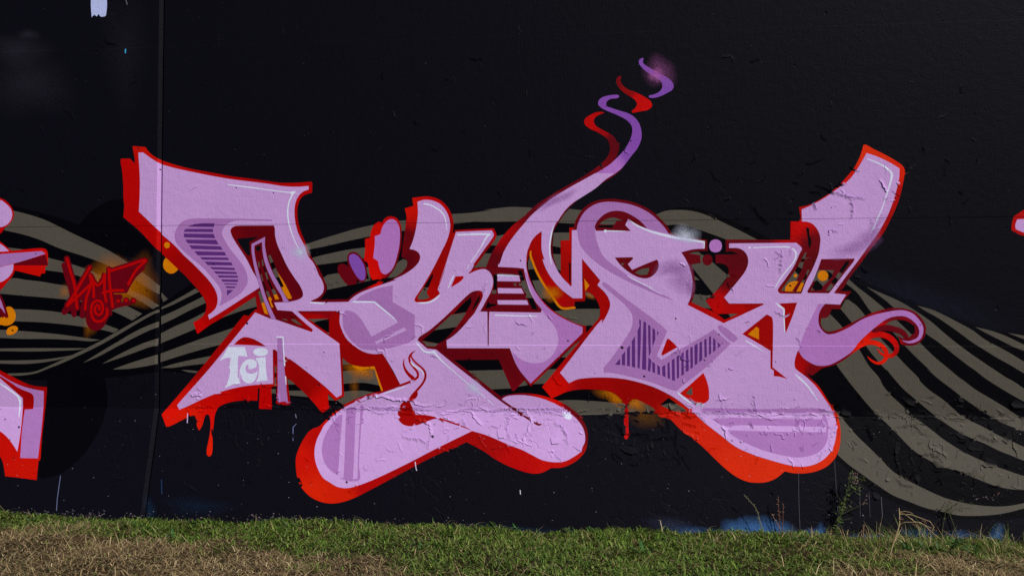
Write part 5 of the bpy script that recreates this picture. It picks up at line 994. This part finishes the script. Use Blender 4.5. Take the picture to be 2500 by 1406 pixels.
# tall leafy weed leaning on the wall
yw = YF-.03
r = plant('leafy_weed', 'tall leafy green weed with pinkish seed heads standing against the black wall', 'weed', (px_plane(2036, 1322, yw)[0], yw, 0))
S = Soup(); main = '2036,1322 2042,1290 2050,1262 2058,1236 2064,1214 2070,1190 2074,1166 2078,1156'
tube(S, stem_pts(main, yw, yw+.06), .004, .002, (.07, .09, .03))
for b in ('2064,1214 2080,1200 2098,1192 2106,1182', '2070,1190 2086,1176 2090,1164', '2052,1256 2078,1244 2100,1232 2118,1226', '2047,1274 2062,1268 2080,1264', '2060,1230 2048,1214 2040,1200'):
    tube(S, stem_pts(b, yw+.03), .002, .0012, (.08, .09, .035), 4)
put(S, 'stem', r)
S = Soup()
for k in range(150):
    t = rng.random(); xs = [2036, 2042, 2050, 2058, 2064, 2070, 2074, 2078]; ys = [1310, 1290, 1262, 1236, 1214, 1190, 1166, 1156]
    x, y = np.interp(t*7, range(8), xs)+rng.normal(0, 5), np.interp(t*7, range(8), ys)+rng.normal(0, 4)
    if t > .62 and rng.random() < .6: x, y = rng.uniform(2066, 2108), rng.uniform(1160, 1206)
    leaf(S, at(x, y, yw+rng.uniform(-.04, .03)), (rng.normal(.3, .8), rng.normal(-.5, .4), rng.normal(.2, .6)), (rng.normal(0, .4), -.5, 1), rng.uniform(.014, .034), rng.uniform(.006, .012), GR())
put(S, 'leaf', r)
S = Soup()
for k in range(46):
    x, y = (rng.uniform(2082, 2096), rng.uniform(1152, 1178)) if k < 34 else (rng.uniform(2100, 2122), rng.uniform(1206, 1232))
    leaf(S, at(x, y, yw+rng.uniform(-.04, .0)), (rng.normal(), rng.normal(-.5, .4), rng.normal()), (0, -.6, 1), rng.uniform(.008, .016), rng.uniform(.006, .010), tuple(v*rng.uniform(.7, 1.2) for v in (.20, .13, .12)))
put(S, 'seed_head', r)
# dry broken stalk with drooping branches
gp = px_ground(2170, 1366); yb = gp[1]
r = plant('dry_weed', 'dry straw coloured weed bent over to the right beside the wall', 'weed', (gp[0], yb, 0))
TAN = (.36, .27, .14)
S = Soup(); tube(S, stem_pts('2170,1366 2178,1334 2188,1306 2196,1280 2196,1258 2195,1240', yb, yb+.10), .0058, .0035, TAN); put(S, 'stem', r)
for b in ('2196,1252 2206,1247 2218,1249 2229,1253', '2196,1254 2226,1256 2250,1265 2270,1272 2279,1284', '2198,1248 2214,1258 2232,1272 2246,1276 2274,1288', '2197,1280 2208,1274 2226,1274 2244,1274', '2198,1274 2209,1267', '2244,1274 2256,1280 2268,1292 2282,1304 2296,1314', '2225,1265 2238,1280 2250,1292', '2270,1272 2280,1286 2276,1296'):
    S = Soup(); tube(S, stem_pts(b, yb+.09, yb+.06), .0030, .0016, TAN, 4); put(S, 'branch', r)
S = Soup()
for k in range(60):
    x, y = [(rng.uniform(2248, 2262), rng.uniform(1268, 1280)), (rng.uniform(2268, 2286), rng.uniform(1278, 1298)), (rng.uniform(2234, 2246), rng.uniform(1276, 1290)), (rng.uniform(2198, 2206), rng.uniform(1260, 1268))][k % 4]
    leaf(S, at(x, y, yb+.07+rng.uniform(-.02, .02)), (rng.normal(), rng.normal(), rng.normal(-.4, .6)), (0, -.5, 1), rng.uniform(.007, .016), rng.uniform(.004, .008), tuple(v*rng.uniform(.6, 1.2) for v in (.17, .09, .06)))
put(S, 'seed_pod', r)
# single stalks
def stalk(name, label, path, depth, rad, c, seeds=0, sc=None, cat='weed', lean=.03):
    q = path.split()[0].split(','); b = at(float(q[0]), float(q[1]), depth); r = plant(name, label, cat, (b[0], depth, 0))
    S = Soup(); tube(S, stem_pts(path, depth, depth+lean), rad, rad*.5, c, 5); put(S, 'stem', r)
    if seeds:
        S = Soup(); P = stem_pts(path, depth, depth+lean)
        for k in range(seeds):
            t = rng.uniform(.35, 1)*(len(P)-1); i = min(int(t), len(P)-2); p = Vector(P[i]).lerp(Vector(P[i+1]), t-i)
            leaf(S, p, (rng.normal(), rng.normal(-.3, .5), rng.normal(.4, .6)), (0, -.6, 1), rng.uniform(.008, .018), rng.uniform(.003, .007), sc or c)
        put(S, 'seed_head', r)
    return r
RB = (.17, .075, .045)
stalk('dry_stalk', 'tallest of the reddish brown dry stalks in front of the blue paint smear', '1903,1318 1903,1280 1902,1250 1900,1225 1901,1214', YF-.05, .0034, RB, 16, (.20, .11, .08))
stalk('dry_stalk', 'reddish brown dry stalk with a hooked tip just right of the tallest one', '1910,1316 1911,1280 1912,1250 1913,1236 1911,1228', YF-.055, .0032, RB, 16, (.20, .11, .08))
stalk('dry_stalk', 'thin pinkish twig leaning left against the reddish stalks', '1905,1292 1896,1274 1888,1262 1886,1253', YF-.05, .0026, (.30, .18, .14), 3)
stalk('grass_stem', 'long pale grass stem leaning left over the blue paint smear', '1866,1306 1858,1280 1850,1250 1842,1235 1832,1224 1816,1206', YF-.07, .0024, (.30, .27, .15), 22, (.14, .13, .06))
stalk('grass_stem', 'bent green grass stem to the right of the leaning one, with a loose seed head', '1864,1322 1862,1300 1855,1275 1848,1262', YF-.10, .0022, (.09, .11, .03), 12, (.12, .12, .05))
stalk('dry_stalk', 'short pale dead stalk between the leafy weed and the bent dry weed', '2107,1316 2108,1298 2109,1284 2109,1279', YF-.03, .0040, (.26, .17, .09), 4)
stalk('dry_stalk', 'broken grey brown stub left of the short pale stalk', '2103,1318 2103,1304 2104,1292', YF-.035, .0044, (.20, .13, .08))
stalk('grass_stem', 'lone thin grass stem with a reddish tip near the right edge', '2424,1332 2430,1306 2436,1288 2441,1276', YF-.03, .0020, (.12, .10, .05), 5)
stalk('grass_stem', 'straight green grass stem leaning right in the tall grass at the lower right', '2360,1338 2366,1318 2371,1298', YF-.16, .0024, (.13, .17, .05))
stalk('grass_stem', 'pale grass stem with drooping tip at the far lower right', '2478,1345 2476,1322 2473,1310 2470,1306', YF-.10, .0024, (.26, .24, .15), 3)
g2 = px_ground(2165, 1350)
stalk('fallen_stalk', 'long pale dry stalk lying across the grass under the bent weed', '2262,1352 2240,1338 2225,1330 2205,1317 2190,1308 2170,1296', YF-.22, .0032, (.33, .24, .14), lean=.0)
stalk('fallen_stalk', 'thin green stem arched low over the leaves beside the long pale stalk', '2190,1354 2205,1340 2225,1331 2250,1325 2290,1318', YF-.24, .0026, (.15, .18, .06), lean=.0)
stalk('fallen_stalk', 'short dry twig stuck in the grass right of the bent weed', '2332,1316 2318,1304 2300,1292', YF-.10, .0028, (.28, .18, .13), lean=.0)
r = plant('thin_weed', 'thin dark branching weed rising in front of the lowest pale stripe', 'weed', (px_plane(2300, 1312, YF-.02)[0], YF-.02, 0))
S = Soup()
for b, w in (('2299,1312 2301,1290 2306,1262 2308,1248', .0036), ('2308,1248 2315,1232 2320,1216', .0024), ('2308,1248 2306,1240 2314,1228', .0016), ('2336,1312 2328,1280 2320,1258 2315,1246', .0042), ('2315,1246 2330,1232 2346,1222', .0026), ('2315,1246 2330,1240 2345,1232 2362,1230 2382,1233', .0014), ('2317,1246 2328,1246 2336,1240', .0014)):
    tube(S, stem_pts(b, YF-.02, YF+.03), w, w*.6, (.05, .06, .02), 5)
put(S, 'stem', r)
S = Soup()
for k in range(44):
    x, y = [(2318, 1226), (2322, 1238), (2308, 1246), (2338, 1227), (2348, 1220), (2338, 1237), (2370, 1230), (2322, 1250), (2300, 1280), (2306, 1262)][k % 10]
    leaf(S, at(x+rng.normal(0, 3), y+rng.normal(0, 2.5), YF-.01), (rng.normal(), rng.normal(-.3, .4), rng.normal()), (0, -.5, 1), rng.uniform(.008, .016), rng.uniform(.005, .009), (.045, .055, .02))
put(S, 'leaf', r)
# broad leaved weeds in the lawn
ROS = [(1935, 1322, 1.2, 'broad leaved rosette below the reddish stalks, largest near the blue smear'), (1955, 1324, .9, 'small broad leaved rosette right beside the largest one'), (2230, 1352, 1.3, 'wide leafy rosette under the fallen pale stalk'), (2262, 1345, 1.2, 'bushy dark green rosette right of the bent dry weed'),
       (2300, 1352, 1.2, 'dark green rosette below the short dry twig'), (2335, 1336, 1.3, 'leafy clump under the thin dark weed'), (2212, 1340, 1.0, 'leafy clump behind the foot of the bent dry weed'), (2375, 1352, 1.1, 'glossy rosette right of the thin dark weed, low in the lawn'),
       (420, 1316, .9, 'flat round leaved rosette at the edge of the dry lawn on the left'), (315, 1290, 1.0, 'upright pale green leaf clump left of the wall joint'), (710, 1292, 1.0, 'curly dark leaf clump against the wall below the left foot'), (480, 1285, .9, 'low leafy weed just right of the wall joint'),
       (1440, 1300, .9, 'drooping leaf clump below the drip in the middle'), (1265, 1296, .8, 'small curled weed at the wall under the dark gap'), (1390, 1300, .8, 'dark leaning weed at the wall foot in the middle'), (1020, 1340, 1.0, 'bright green clump in the middle of the lawn'), (1560, 1350, 1.2, 'large grassy clump at the start of the dry patch'), (80, 1275, .8, 'small leaf clump at the wall near the left edge')]
for px, py, k, lb in ROS:
    g = px_ground(px, py); g[1] = min(g[1], YF-.03); r = plant('broadleaf_weed', lb, 'weed', (g[0], g[1], 0)); r['group'] = 'broad leaved weeds in the lawn'
    for q in range(int(9*k)):
        S = Soup(); a = rng.uniform(0, 6.28); e = rng.uniform(.25, 1.0)
        leaf(S, (g[0]+rng.normal(0, .02)*k, min(g[1]+rng.normal(0, .015), YF-.01), .005+rng.uniform(0, .02)), (math.cos(a), math.sin(a)-.25, e), (0, 0, 1) if e < .8 else (math.cos(a), math.sin(a), .2), rng.uniform(.05, .085)*k, rng.uniform(.018, .032)*k, tuple(v*rng.uniform(.7, 1.25) for v in (.055, .115, .028)))
        put(S, 'leaf', r)
